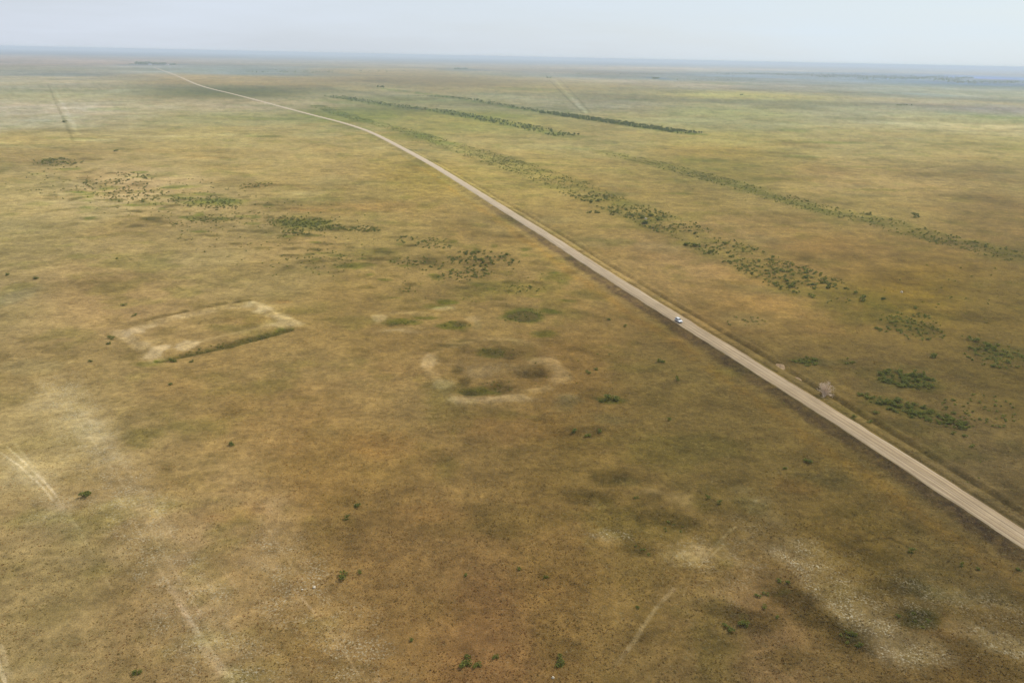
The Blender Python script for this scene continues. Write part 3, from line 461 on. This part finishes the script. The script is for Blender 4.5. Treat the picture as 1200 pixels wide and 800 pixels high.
def belt(P,hw,n,s0,s1,nm,rows=3,gap=.5):
    P=np.array([G(*q) for q in P]);S=np.concatenate([[0],np.cumsum(np.linalg.norm(np.diff(P,axis=0),axis=1))])
    out=[]
    while len(out)<n:
        s=RNG.uniform(0,S[-1]); 
        if vnoise(np.array([s/23.]),np.array([rows*3.3]),5)[0]<gap*.5+RNG.uniform(0,.35): continue
        x=np.interp(s,S,P[:,0]);y=np.interp(s,S,P[:,1]);k=min(np.searchsorted(S,s),len(P)-1);k=max(k,1)
        t=P[k]-P[k-1];t/=np.linalg.norm(t);nn=(-t[1],t[0]); o=(RNG.integers(0,rows)-(rows-1)/2)*(2*hw/max(rows-1,1))+RNG.normal(0,hw*.13)
        out.append((x+nn[0]*o,y+nn[1]*o,RNG.uniform(s0,s1),nm,None))
    return out
shrubs+=belt([(560,180),(660,214),(700,232)],20,380,1.1,2.1,'the long shrub belt right of the road',5,.35)
shrubs+=belt([(690,228),(760,254),(810,274),(850,292),(1000,356)],19,900,1.0,2.3,'the long shrub belt right of the road',6,.4)
shrubs+=belt([(780,195),(860,216),(940,240),(1030,260),(1110,282),(1200,304)],15,620,1.0,2.2,'the far shrub belt at the right',5,.35)
shrubs+=belt([(720,180),(780,195),(860,216)],12,150,1.0,1.9,'the far shrub belt at the right',3,.4)
shrubs+=belt([(370,124),(420,140),(470,152),(522,168)],14,420,1.2,2.4,'the green belt beside the road bend',4,.35)
shrubs+=belt([(500,164),(560,180),(640,206)],22,300,1.0,2.0,'the long shrub belt right of the road',6,.35)
for px,py,w in [(693,236,5.5),(702,234,6),(700,248,5.5),(691,248,5),(718,250,6),(753,254,7),(763,252,6),(757,260,8),(772,257,6),(806,286,7),(816,287,7),(857,300,5),(834,294,7),(944,324,6),(920,328,6),(926,334,6),(950,346,6),(1017,250,6),(1073,253,7),(815,273,5),(849,285,5)]:
    x,y=G(px,py+w*.3); shrubs.append((x,y,px2m(w,x,y),'BIG',None))
# keep clear of the road
def clear(x,y): return abs(float(roadd(np.array([x]),np.array([y]))[0]))>5.6
shrubs=[s for s in shrubs if clear(s[0],s[1])]
sx=np.array([s[0] for s in shrubs]);sy=np.array([s[1] for s in shrubs]);SZ=height(sx,sy)
app=np.array([s[2]/math.sqrt(s[0]**2+s[1]**2+CH**2)*(10 if s[4] else 1) for s in shrubs]); order=np.argsort(-app)
ind=order[:290]; rest=order[290:]
grp={}
for q in ind: grp.setdefault(shrubs[q][3],[]).append(q)
special={}
for nm,L_ in grp.items():
    if nm is None: continue
    base=nm if nm!='BIG' else 'the two shrub belts right of the road'
    def pxx(q): return shrubs[q][0]/(shrubs[q][1])
    if nm=='BIG':
        for q in L_: special[q]=None
    if len(L_)>=3:
        c=[('leftmost',min(L_,key=pxx)),('rightmost',max(L_,key=pxx)),('nearest',min(L_,key=lambda q:shrubs[q][1])),('farthest',max(L_,key=lambda q:shrubs[q][1])),('largest',max(L_,key=lambda q:shrubs[q][2]))]
        for w,q in c:
            if q not in special: special[q]=w+' of the clearly visible dark green shrubs in '+base
    elif len(L_)==2:
        a,b_=sorted(L_,key=pxx); special[a]='left one of the two larger shrubs in '+base; special[b_]='right one of the two larger shrubs in '+base
    else: special[L_[0]]='only larger dark shrub in '+base
for n_,q in enumerate(ind):
    x,y,w,nm,lab=shrubs[q]
    o=link('shrub',SHR[n_%6]); o.location=(x,y,SZ[q]-.05*w); o.scale=(w*random.uniform(.9,1.15),w*random.uniform(.9,1.15),w*random.uniform(.75,1.0)); o.rotation_euler=(0,0,random.uniform(0,6.28))
    o['category']='shrub'; base=nm if nm!='BIG' else 'the two shrub belts right of the road'
    l=lab or special.get(q)
    if not l: l='low dark green shrub growing in '+base
    o['label']=' '.join(l.split()[:16]); o['group']='shrubs in '+base if nm else 'shrubs standing alone on the plain'
# the remaining shrubs as one mass
V=[];Fc=[];A=[];off=0
for q in rest:
    x,y,w,nm,lab=shrubs[q]; v,f,a=leafcloud(34,.5,.45,.02,.75,.16,RNG); v=v*np.array([w,w,w*.7])+np.array([x,y,SZ[q]-.03])
    V.append(v);Fc.append(f+off);A.append((a*.5+RNG.uniform(0,.5))%1);off+=len(v)
link('low_scrub',cloudmesh('low_scrub',np.concatenate(V),np.concatenate(Fc),np.concatenate(A),M_SHRUB),kind='stuff',label='low green scrub spread in belts and colonies over the plain',category='scrub')
# dry tussocks of the near plain
n=120000
u=RNG.uniform(-.80,.80,n);dp=RNG.uniform(.13,.90,n)
r_=CH/np.tan(dp); tx=r_*np.sin(u);ty=r_*np.cos(u); ok=(np.abs(roadd(tx,ty))>5)&(r_<800)&(fbm(tx,ty,12,3,201)>.38+RNG.uniform(-.12,.12,n))
tx,ty,r_=tx[ok],ty[ok],r_[ok];n=len(tx)
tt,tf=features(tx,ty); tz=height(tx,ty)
s=RNG.uniform(.12,.34,n)*(1+r_/500)
q=3
ang=RNG.uniform(0,6.28,(n,q)); 
V=np.zeros((n,q,3,3))
lean=RNG.uniform(.3,1.1,(n,q))
for k in range(q):
    a=ang[:,k]; dx,dy=np.cos(a),np.sin(a)
    V[:,k,0]=np.stack([tx-dy*s*.45,ty+dx*s*.45,tz-.03],1); V[:,k,1]=np.stack([tx+dy*s*.45,ty-dx*s*.45,tz-.03],1)
    V[:,k,2]=np.stack([tx+dx*s*lean[:,k],ty+dy*s*lean[:,k],tz+s*RNG.uniform(.18,.42,n)],1)
pal=np.array([(1.5,1.5,1.6),(1.35,1.10,.92),(.92,1.02,.80),(1.1,1.1,1.0),(2.0,2.1,2.6)])
pk=RNG.choice(5,n,p=[.28,.22,.20,.24,.06]); pk=np.where(RNG.uniform(0,1,n)<tf*.45,4,pk)
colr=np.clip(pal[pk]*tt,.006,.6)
def grass_mat():
    m,nt,b=nodes('dry_grass'); at=N(nt,'ShaderNodeAttribute',attribute_name='tint').outputs['Color']
    ln(nt,at,b.inputs['Base Color']);b.inputs['Roughness'].default_value=.9;b.inputs['Specular IOR Level'].default_value=.1;thru(nt,b,at,.6);return m
me=mesh_np('dry_grass',V.reshape(-1,3),np.arange(n*q*3).reshape(-1,3),grass_mat()); vcol(me,'tint',np.repeat(colr,q*3,axis=0))
link('dry_grass',me,kind='stuff',label='dry straw, rust and olive tussocks covering the near plain',category='grass')
# ---------------------------------------------------------------- trees
def tree_meshes(seed):
    r=np.random.default_rng(seed); v,f,a=leafcloud(230,.42,.42,.22,1.,.075,r); cr=cloudmesh('crown',v,f,a,M_TREE)
    bm=bmesh.new()
    def limb(p,q,r0,r1,n=6):
        p=Vector(p);q=Vector(q);d=(q-p).normalized();u=d.orthogonal().normalized();w=d.cross(u);A=[];B=[]
        for k in range(n):
            t=2*math.pi*k/n;o=u*math.cos(t)+w*math.sin(t);A.append(bm.verts.new(p+o*r0));B.append(bm.verts.new(q+o*r1))
        for k in range(n): bm.faces.new((A[k],A[(k+1)%n],B[(k+1)%n],B[k]))
        bm.faces.new(B)
    limb((0,0,-.03),(.01,0,.35),.035,.025);limb((.01,0,.34),(.02,.02,.72),.025,.01)
    for k in range(4):
        a=k*1.6+seed; z=.3+.07*k; limb((.01,0,z),(.24*math.cos(a),.24*math.sin(a),z+.22),.014,.005,5)
    tm=bpy.data.meshes.new('trunk');bm.to_mesh(tm);bm.free();tm.materials.append(M_BARK);return tm,cr
TM=[tree_meshes(k) for k in range(4)]
trees=[]
trees+=belt([(640,132),(700,141),(812,157)],22,700,2.4,4.2,'the dense shelterbelt nearest the far side track',5,.1)
trees+=belt([(480,112),(540,115),(640,132)],16,240,2.2,3.8,'the dense shelterbelt nearest the far side track',5,.2)
trees+=belt([(520,131),(600,146),(668,160)],22,330,2.0,3.6,'the broken green shelterbelt right of the road bend',5,.35)
trees+=belt([(390,113),(440,121),(520,131)],24,260,2.0,3.6,'the broken green shelterbelt right of the road bend',5,.3)
tx_=np.array([t[0] for t in trees]);ty_=np.array([t[1] for t in trees]);TZ=height(tx_,ty_)
app=np.array([t[2]/math.hypot(t[0],t[1]) for t in trees]);o_=np.argsort(-app);ti=list(o_[:280]);tr=list(o_[280:])
tg={}
for q in ti: tg.setdefault(trees[q][3],[]).append(q)
tsp={}
for nm,L_ in tg.items():
    for w,q in [('leftmost',min(L_,key=lambda q:trees[q][0]/trees[q][1])),('rightmost',max(L_,key=lambda q:trees[q][0]/trees[q][1])),('tallest',max(L_,key=lambda q:trees[q][2]))]:
        tsp.setdefault(q,w+' separate tree of '+nm)
def put_tree(x,y,z,h,lab,group,k):
    o=link('tree',None);o.location=(x,y,z-.1);o.rotation_euler=(0,0,random.uniform(0,6.28));o.scale=(h*random.uniform(.85,1.15),)*2+(h,)
    t,c=TM[k%4];link('trunk',t,o);link('crown',c,o);o['label']=lab;o['category']='tree';o['group']=group;return o
for k,q in enumerate(ti):
    x,y,h,nm,_=trees[q]; put_tree(x,y,TZ[q],h,tsp.get(q,'small leafy green tree standing in '+nm),'trees of '+nm,k)
V=[];Fc=[];A=[];off=0
def wood(x,y,z,h,n=26):
    global off
    v,f,a=leafcloud(n,.42,.42,.1,1.,.2,RNG);v=v*np.array([h,h,h])+np.array([x,y,z]);V.append(v);Fc.append(f+off);A.append((a*.5+RNG.uniform(0,.5))%1);off+=len(v)
for q in tr: wood(trees[q][0],trees[q][1],TZ[q],trees[q][2])
link('shelterbelt_wood',cloudmesh('shelterbelt_wood',np.concatenate(V),np.concatenate(Fc),np.concatenate(A),M_TREE),kind='stuff',label='dense green planting filling the shelterbelts beyond the road bend',category='wood')
V=[];Fc=[];A=[];off=0
def farw(cx,cy,hw,hh,n,h0,h1):
    for _ in range(n):
        x,y=G(cx+RNG.uniform(-1,1)*hw,cy+RNG.normal(0,.5)*hh)
        wood(x,y,0,RNG.uniform(h0,h1),12)
farw(168,75.6,9,.5,160,12,20);farw(186,75.6,9,.5,130,9,16);farw(203,76.3,3,.5,25,9,14);farw(154,76,3,.4,10,6,10)
farw(540,81.3,8,.6,60,8,15);farw(768,92.5,4,.5,40,7,12);farw(643,91.5,3,.4,14,6,10);farw(1074,92,8,1.4,90,8,15);farw(1110,94,16,1.5,120,7,13);farw(1095,90.5,12,1,90,7,14);farw(1040,92.5,36,1.6,160,6,12)
farw(960,88,50,1,180,7,13);farw(1000,90.5,40,1.2,150,7,12);farw(1150,96.5,40,1.6,140,6,12);farw(1130,91.8,11,.6,80,9,14);farw(880,87,40,.7,90,7,12);farw(1190,97,10,1,40,7,13);farw(850,94,60,.4,24,5,8);farw(1060,124,10,.5,12,4,6);farw(869,112,2,.3,5,5,7);farw(447,103,5,.4,10,6,9);farw(700,87,60,1,70,5,9);farw(400,84,80,1.5,60,5,9)
farw(330,85,60,.8,50,5,9);farw(1085,92,50,1.6,200,8,16);farw(1010,89.5,60,1,160,7,14);farw(1160,97,40,1.3,120,7,14);farw(930,86.5,60,.8,120,6,12)
link('far_wood',cloudmesh('far_wood',np.concatenate(V),np.concatenate(Fc),np.concatenate(A),M_TREE),kind='stuff',label='distant hazy woods and thickets strung along the horizon',category='wood')
# ---------------------------------------------------------------- buildings
def bx(bm,x0,x1,y0,y1,z0,z1):
    v=[bm.verts.new(p) for p in ((x0,y0,z0),(x1,y0,z0),(x1,y1,z0),(x0,y1,z0),(x0,y0,z1),(x1,y0,z1),(x1,y1,z1),(x0,y1,z1))]
    for f in ((0,3,2,1),(4,5,6,7),(0,1,5,4),(1,2,6,5),(2,3,7,6),(3,0,4,7)): bm.faces.new([v[i] for i in f])
def bmo(name,bm,mat,parent=None,smooth=False,bev=0):
    if bev: bmesh.ops.bevel(bm,geom=bm.edges[:],offset=bev,segments=2,affect='EDGES')
    bmesh.ops.recalc_face_normals(bm,faces=bm.faces[:]); me=bpy.data.meshes.new(name);bm.to_mesh(me);bm.free();me.materials.append(mat)
    if smooth: me.polygons.foreach_set('use_smooth',[True]*len(me.polygons))
    return link(name,me,parent)
M_WALL=simple('whitewash',(.78,.76,.72),.9,.08,.3);M_ROOF=simple('slate_roof',(.20,.19,.19),.8,.2,.5);M_ROOFR=simple('tin_roof',(.30,.16,.11),.7,.2,.5);M_PANE=simple('dark_pane',(.03,.035,.04),.15,.1,2,0,.6);M_DOOR=simple('painted_door',(.10,.14,.13),.6,.1,2)
def house(px,py,w,d,h,rot,lab,cat,roof):
    x,y=G(px,py);o=link('farm_building' if cat!='house' else 'house',None);o.location=(x,y,0);o.rotation_euler=(0,0,rot);o['label']=lab;o['category']=cat
    bm=bmesh.new();bx(bm,-w/2,w/2,-d/2,d/2,-.8,h);bmo('wall',bm,M_WALL,o)
    bm=bmesh.new();e=.6;hh=d*.32
    P=[(-w/2-e,-d/2-e,h),(-w/2-e,d/2+e,h),(-w/2-e,0,h+hh),(w/2+e,-d/2-e,h),(w/2+e,d/2+e,h),(w/2+e,0,h+hh)]
    v=[bm.verts.new((a,b,c+.01)) for a,b,c in P]
    for f in ((0,2,1),(3,4,5),(0,3,5,2),(1,2,5,4),(0,1,4,3)): bm.faces.new([v[i] for i in f])
    rf=bmo('roof',bm,roof,o)
    if cat=='house':
        bm=bmesh.new();bx(bm,w*.2,w*.2+.7,-.35,.35,h+hh*.6,h+hh+1);bmo('chimney',bm,M_WALL,rf)
    k=int(w//4)
    for i in range(k):
        cx=-w/2+(i+.5)*w/k
        for sd in (-1,1):
            if i==k//2 and sd==-1:
                bm=bmesh.new();bx(bm,cx-.5,cx+.5,sd*d/2-.05,sd*d/2+.05,0,2.1);bmo('door',bm,M_DOOR,o)
            else:
                bm=bmesh.new();bx(bm,cx-.6,cx+.6,sd*d/2-.04,sd*d/2+.04,h*.35,h*.35+1.3);bmo('window',bm,M_PANE,o)
house(1187,96,42,16,8,.3,'long white farm building shining among trees near the right horizon','farm building',M_ROOF)
house(1193,97,16,9,4,.1,'smaller dark roofed building right beside the long white farm building','house',M_ROOF)
house(1120,93,14,9,4,.5,'white house in the middle of the hazy right settlement','house',M_ROOF)
house(1078,92.3,14,9,5,-.2,'red roofed house at the left of the hazy right settlement','house',M_ROOFR)
house(176,76.2,24,12,6,.2,'white house between the dark tree clumps where the road meets the horizon','house',M_ROOF)
house(196,76.4,18,10,5,-.1,'red roofed house right of the dark tree clumps at the road end','house',M_ROOFR)
# ---------------------------------------------------------------- heaps and stones
M_SOIL=simple('pale_soil',(.29,.195,.105),1,.3,1.2,0,.02);M_STONE=simple('pale_stone',(.52,.44,.32),.9,.15,3)
def heap(name,px,py,rx_,ry_,h,rot,mat,lab,cat,seed,n=36,rough=.45):
    x,y=G(px,py);U=np.linspace(-1.15,1.15,n);A,B=np.meshgrid(U,U);A=A.ravel();B=B.ravel()
    r=np.hypot(A,B)+(fbm(A+9,B+9,.5,3,seed)-.5)*.5
    X=A*rx_;Y=B*ry_;cr,sr=math.cos(rot),math.sin(rot);X,Y=X*cr-Y*sr,X*sr+Y*cr
    zz=h*sst(1.05,.1,r)*(1-rough+2*rough*fbm(A+3,B+3,.35,3,seed+5))
    Zg=height(X+x,Y+y); z=zz+Zg-.18+.22*sst(1.1,.9,r)*1.0
    i=np.arange(n-1)[:,None]*n;j=np.arange(n-1)[None,:];f=np.stack([i+j,i+j+1,i+n+j+1,i+n+j],-1).reshape(-1,4)
    me=mesh_np(name,np.stack([X,Y,z-H1(x,y)],1),f,mat,True);o=link(name,me);o.location=(x,y,H1(x,y));o['label']=lab;o['category']=cat;return o
def dead_bush(px,py,w,h,lab):
    x,y=G(px,py); z=H1(x,y); o=link('dead_bush',None); o.location=(x,y,z-.1); o['label']=lab; o['category']='dead bush'
    mt=simple('bleached_wood',(.66,.51,.36),.9,.2,2,0,.1); r_=random.Random(3); bb=bmesh.new(); tw=bmesh.new()
    def limb(bm,p,q,r0,r1,n=4):
        d=(q-p).normalized();u=d.orthogonal().normalized();v=d.cross(u);A=[];B=[]
        for k in range(n):
            t=2*math.pi*k/n;oo=u*math.cos(t)+v*math.sin(t);A.append(bm.verts.new(p+oo*r0));B.append(bm.verts.new(q+oo*r1))
        for k in range(n): bm.faces.new((A[k],A[(k+1)%n],B[(k+1)%n],B[k]))
    for k in range(34):
        a=k*2*math.pi*5/34+r_.uniform(-.2,.2); e=r_.uniform(.1,1.5); p=Vector((r_.uniform(-.6,.6),r_.uniform(-.6,.6),0)); d=Vector((math.cos(a)*math.cos(e)*w/2,math.sin(a)*math.cos(e)*w/2,math.sin(e)*h))
        m1=p+d*.45+Vector((0,0,.1*h)); q=p+d*.95
        limb(bb,p,m1,.10,.07,6); limb(bb,m1,q,.07,.035,5)
        for _ in range(14):
            t=r_.uniform(.35,1); b0=p+(m1-p)*t if t<.5 else m1+(q-m1)*(t*2-1); dd=Vector((r_.gauss(0,1),r_.gauss(0,1),r_.gauss(.5,.6))).normalized()*r_.uniform(.5,1.3)
            limb(tw,b0,b0+dd,.035,.015,3)
            for _ in range(3):
                b1=b0+dd*r_.uniform(.4,1); limb(tw,b1,b1+Vector((r_.gauss(0,1),r_.gauss(0,1),r_.gauss(.2,.6))).normalized()*r_.uniform(.25,.6),.022,.01,3)
    bmo('branches',bb,mt,o); bmo('twigs',tw,mt,o)
dead_bush(966,464,7.6,5.8,'large pale leafless bush with bleached rounded branches beside the roadside ditch')
heap('soil_heap',914,428,1.6,3.0,.8,.2,M_SOIL,'larger pale soil heap at the ditch above the green shoulder shrubs','soil heap',32)
heap('soil_heap',936,442.5,1.3,2.2,.6,.1,M_SOIL,'smaller low soil heap between the pale leafless bush and the larger heap','soil heap',33)
def stone(px,py,s,lab,seed):
    x,y=G(px,py);bm=bmesh.new();bmesh.ops.create_icosphere(bm,subdivisions=3,radius=1);r=random.Random(seed)
    ph=[r.uniform(0,6) for _ in range(6)]
    for v in bm.verts:
        c=v.co; k=1+.16*math.sin(3*c.x+ph[0])+.12*math.sin(4*c.y+ph[1])+.1*math.sin(6*c.z+ph[2]);v.co=Vector((c.x*k*s,c.y*k*s*.75,c.z*k*s*.6))
    o=bmo('stone',bm,M_STONE,None,True);o.location=(x,y,H1(x,y)+s*.25);o['label']=lab;o['category']='stone'
stone(368,687.5,.42,'bright white stone on the pale flecked patch at lower left',1);stone(354,690,.25,'smaller pale stone left of the bright white stone',2)
stone(648,794,.36,'pale stone at the bottom edge under the touching shrub pair',3);stone(1056.5,343,.85,'white stone alone on the rusty plain at the right',4);stone(757,257,1.1,'pale boulder half hidden among the dark shrubs of the long belt',5)
# ---------------------------------------------------------------- the vehicle
M_PAINT=simple('white_paint',(.80,.80,.80),.25,.02,2,0,.5);M_PAINT.node_tree.nodes['Principled BSDF'].inputs['Coat Weight'].default_value=.6
M_GLASS=simple('tinted_glass',(.012,.014,.016),.06,.05,1,0,.7);M_RUB=simple('rubber',(.02,.02,.02),.85,.15,8);M_TRIM=simple('black_plastic',(.028,.028,.03),.6,.1,8)
M_RIM=simple('alloy',(.5,.5,.52),.35,.05,4,.9);M_LAMP=simple('lamp_lens',(.75,.77,.8),.1,.02,4,.1,.8);M_RED=simple('tail_lens',(.35,.02,.02),.2,.05,4)
def car(x,y,z,yaw):
    o=link('parked_car',None);o.location=(x,y,z);o.rotation_euler=(0,0,yaw)
    o.name='white_car';o['label']='small white off-road car driving on the left side of the long gravel road';o['category']='car'
    # lower body: side outline extruded with arches, waist narrower above
    side=[(-2.28,.42),(-2.32,.75),(-2.28,1.02),(-2.2,1.08),(1.02,1.10),(1.25,1.08),(2.05,.98),(2.27,.85),(2.33,.6),(2.28,.40)]
    def arch(cx,r=.42): return [(cx+r*math.cos(t),.36+r*math.sin(t)) for t in [math.pi*k/8 for k in range(0,9)]]
    bot=[(1.88,.34)]+arch(1.42)[0:]+[(.95,.32),(-.95,.32)]+arch(-1.40)+[(-1.86,.36)]
    prof=side+bot
    bm=bmesh.new();W=[(-.90,1.0),(-.93,1.),(.93,1.),(.90,1.)]
    def wid(zz): return .935 if .55<zz<.9 else .905
    A=[bm.verts.new((a,-wid(b),b)) for a,b in prof];B=[bm.verts.new((a,wid(b),b)) for a,b in prof];n=len(prof)
    for i in range(n): bm.faces.new((A[i],A[(i+1)%n],B[(i+1)%n],B[i]))
    fa=bm.faces.new(A);fb=bm.faces.new(B);bmesh.ops.triangulate(bm,faces=[fa,fb]);body=bmo('body',bm,M_PAINT,o)
    # cabin
    bm=bmesh.new()
    lo=[(-2.17,1.075),(1.02,1.095)];hi=[(-1.92,1.74),(-1.5,1.80),(.0,1.80),(.30,1.74)]
    P=[(-2.17,1.07,.86),(1.02,1.09,.86),(.34,1.73,.70),(.08,1.79,.66),(-1.6,1.79,.66),(-1.95,1.73,.70)]
    A=[bm.verts.new((a,-w,b)) for a,b,w in P];B=[bm.verts.new((a,w,b)) for a,b,w in P];n=len(P)
    for i in range(n): bm.faces.new((A[i],A[(i+1)%n],B[(i+1)%n],B[i]))
    bm.faces.new(A);bm.faces.new(B);bmo('cabin',bm,M_PAINT,o,bev=.03)
    def quad(name,pts,mat,t=.03,par=o):
        bm=bmesh.new();v=[Vector(p) for p in pts];nn=(v[1]-v[0]).cross(v[2]-v[0]).normalized()*t
        a=[bm.verts.new(p-nn*.5) for p in v];b=[bm.verts.new(p+nn*.5) for p in v];m=len(v)
        bm.faces.new(a);bm.faces.new(b[::-1])
        for i in range(m): bm.faces.new((a[i],a[(i+1)%m],b[(i+1)%m],b[i]))
        return bmo(name,bm,mat,par)
    quad('windscreen',[(.96,-.77,1.15),(.96,.77,1.15),(.40,.645,1.685),(.40,-.645,1.685)],M_GLASS,.05)
    quad('rear_window',[(-2.145,-.72,1.18),(-2.145,.72,1.18),(-1.975,.62,1.66),(-1.975,-.62,1.66)],M_GLASS,.05)
    for s in (-1,1):
        for x0,x1,x2,x3 in ((.10,.82,.33,.10),(-.92,.02,.02,-.92),(-1.9,-1.0,-1.0,-1.78)):
            quad('side_window',[(x0,s*.855,1.12),(x1,s*.855,1.12),(x2,s*.718,1.69),(x3,s*.718,1.69)],M_GLASS,.04)
        bm=bmesh.new();bx(bm,-1.75,.15,s*.60-.02,s*.60+.02,1.83,1.87);bx(bm,-1.72,-1.66,s*.60-.02,s*.60+.02,1.77,1.84);bx(bm,.04,.10,s*.60-.02,s*.60+.02,1.77,1.84);bmo('roof_rail',bm,M_TRIM,o)
        bm=bmesh.new();bx(bm,.72,.84,s*.99-.09,s*.99+.09,1.10,1.26);bmo('mirror',bm,M_PAINT,o,bev=.02)
        bm=bmesh.new();bx(bm,2.19,2.30,s*.68-.17,s*.68+.17,.72,.87);bmo('headlight',bm,M_LAMP,o,bev=.02)
        bm=bmesh.new();bx(bm,-2.345,-2.25,s*.80-.09,s*.80+.09,.72,1.0);bmo('tail_light',bm,M_RED,o,bev=.015)
        bm=bmesh.new();bx(bm,-.93,.93,s*.95-.04,s*.95+.04,.30,.40);bmo('side_step',bm,M_TRIM,o)
        bm=bmesh.new()
        for a,b in ((-2.24,-1.86),(-.92,.93),(1.89,2.22)): bx(bm,a,b,s*.925-.02,s*.925+.02,.42,.66)
        bmo('lower_shade_band',bm,M_TRIM,o,bev=.012)  # dark bands added to deepen the car's weak shadow side
        for dx in (.35,-.6):
            bm=bmesh.new();bx(bm,dx-.08,dx+.08,s*.94-.012,s*.94+.012,.93,.96);bmo('door_handle',bm,M_TRIM,o)
        for wx in (1.42,-1.40):
            w=link('wheel',None,o);w.location=(wx,s*.82,.37)
            bm=bmesh.new();bmesh.ops.create_cone(bm,segments=28,radius1=.37,radius2=.37,depth=.24,cap_ends=True,matrix=Matrix.Rotation(math.pi/2,4,'X'));bmo('tyre',bm,M_RUB,w,bev=.02)
            bm=bmesh.new();bmesh.ops.create_cone(bm,segments=20,radius1=.22,radius2=.22,depth=.04,cap_ends=True,matrix=Matrix.Translation((0,s*.13,0))@Matrix.Rotation(math.pi/2,4,'X'));bmo('rim',bm,M_RIM,w)
    bm=bmesh.new();bx(bm,2.20,2.40,-.88,.88,.40,.60);bmo('front_bumper',bm,M_TRIM,o,bev=.04)
    bm=bmesh.new();bx(bm,-2.42,-2.25,-.88,.88,.42,.60);bmo('rear_bumper',bm,M_TRIM,o,bev=.04)
    bm=bmesh.new();bx(bm,2.25,2.335,-.46,.46,.68,.86)
    for k in range(4): bx(bm,2.34,2.35,-.44,.44,.69+.045*k,.705+.045*k)
    bmo('grille',bm,M_TRIM,o)
    bm=bmesh.new();bx(bm,2.405,2.415,-.26,.26,.44,.55);bmo('number_plate',bm,M_LAMP,o)
    bm=bmesh.new();bmesh.ops.create_cone(bm,segments=24,radius1=.35,radius2=.35,depth=.2,cap_ends=True,matrix=Matrix.Translation((-2.42,0,.88))@Matrix.Rotation(math.pi/2,4,'Y'));bmo('spare_wheel',bm,M_RUB,o,bev=.02)
    return o
cx_,cy_=G(791,379); i_=np.argmin(np.hypot(ROAD[:,0]-cx_,ROAD[:,1]-cy_)); tv=ROAD[i_-2]-ROAD[i_+2]; yaw=math.atan2(tv[1],tv[0])
tv=tv/np.linalg.norm(tv); dd=float(roadd(np.array([cx_]),np.array([cy_]))[0]); cx_=cx_-(dd+2.0)*abs(tv[1])
car(cx_,cy_,HE+.13,yaw)
# ---------------------------------------------------------------- haze, sky, sun
bm=bmesh.new();bx(bm,-50000,50000,-46000,46500,-3,126)
m=bpy.data.materials.new('haze');m.use_nodes=True;nt=m.node_tree;nt.nodes.remove(nt.nodes['Principled BSDF'])
pv=N(nt,'ShaderNodeVolumePrincipled');pv.inputs['Color'].default_value=(.70,.80,.94,1);pv.inputs['Density'].default_value=SIG;pv.inputs['Anisotropy'].default_value=.0
ln(nt,pv.outputs[0],nt.nodes['Material Output'].inputs['Volume'])
hz=bmo('haze',bm,m);hz['kind']='stuff';hz['label']='pale blue haze lying over the whole plain';hz['category']='haze'
EL,AZ=46,48
w=bpy.data.worlds.new('World');SC.world=w;w.use_nodes=True;nt=w.node_tree;bg=nt.nodes['Background']
sk=N(nt,'ShaderNodeTexSky',sky_type='NISHITA',sun_disc=False,sun_elevation=R(EL),sun_rotation=R(AZ),altitude=120,air_density=1.0,dust_density=1.5,ozone_density=1.5)
tc=N(nt,'ShaderNodeTexCoord');mp=N(nt,'ShaderNodeMapping');mp.inputs['Scale'].default_value=(1.4,1.4,11);ln(nt,tc.outputs['Generated'],mp.inputs[0])
cn=noise(nt,mp.outputs[0],1.6,6,.55)
cf=remap(nt,cn,.38,.68,.80,1.0)
sp2=N(nt,'ShaderNodeSeparateXYZ');ln(nt,tc.outputs['Generated'],sp2.inputs[0])
cl=mixc(nt,remap(nt,sp2.outputs[0],-.6,.6,0,1),(6.95,7.55,8.6),(7.4,8.5,9.2))
cc=mixc(nt,cf,sk.outputs[0],cl)
ln(nt,cc,bg.inputs['Color']);bg.inputs['Strength'].default_value=.10
s=bpy.data.lights.new('sun','SUN');s.energy=3.4;s.angle=R(.8);s.color=(1,.95,.87);so=bpy.data.objects.new('sun',s);COL.objects.link(so)
dirv=Vector((math.sin(R(AZ))*math.cos(R(EL)),math.cos(R(AZ))*math.cos(R(EL)),math.sin(R(EL))));so.rotation_euler=dirv.to_track_quat('Z','Y').to_euler()
SC.view_settings.view_transform='Standard';SC.view_settings.look='None';SC.view_settings.exposure=0;SC.view_settings.gamma=1
SC.cycles.volume_bounces=1;SC.cycles.max_bounces=6
print('shrubs',len(shrubs),'trees',len(trees),'tussocks',n)
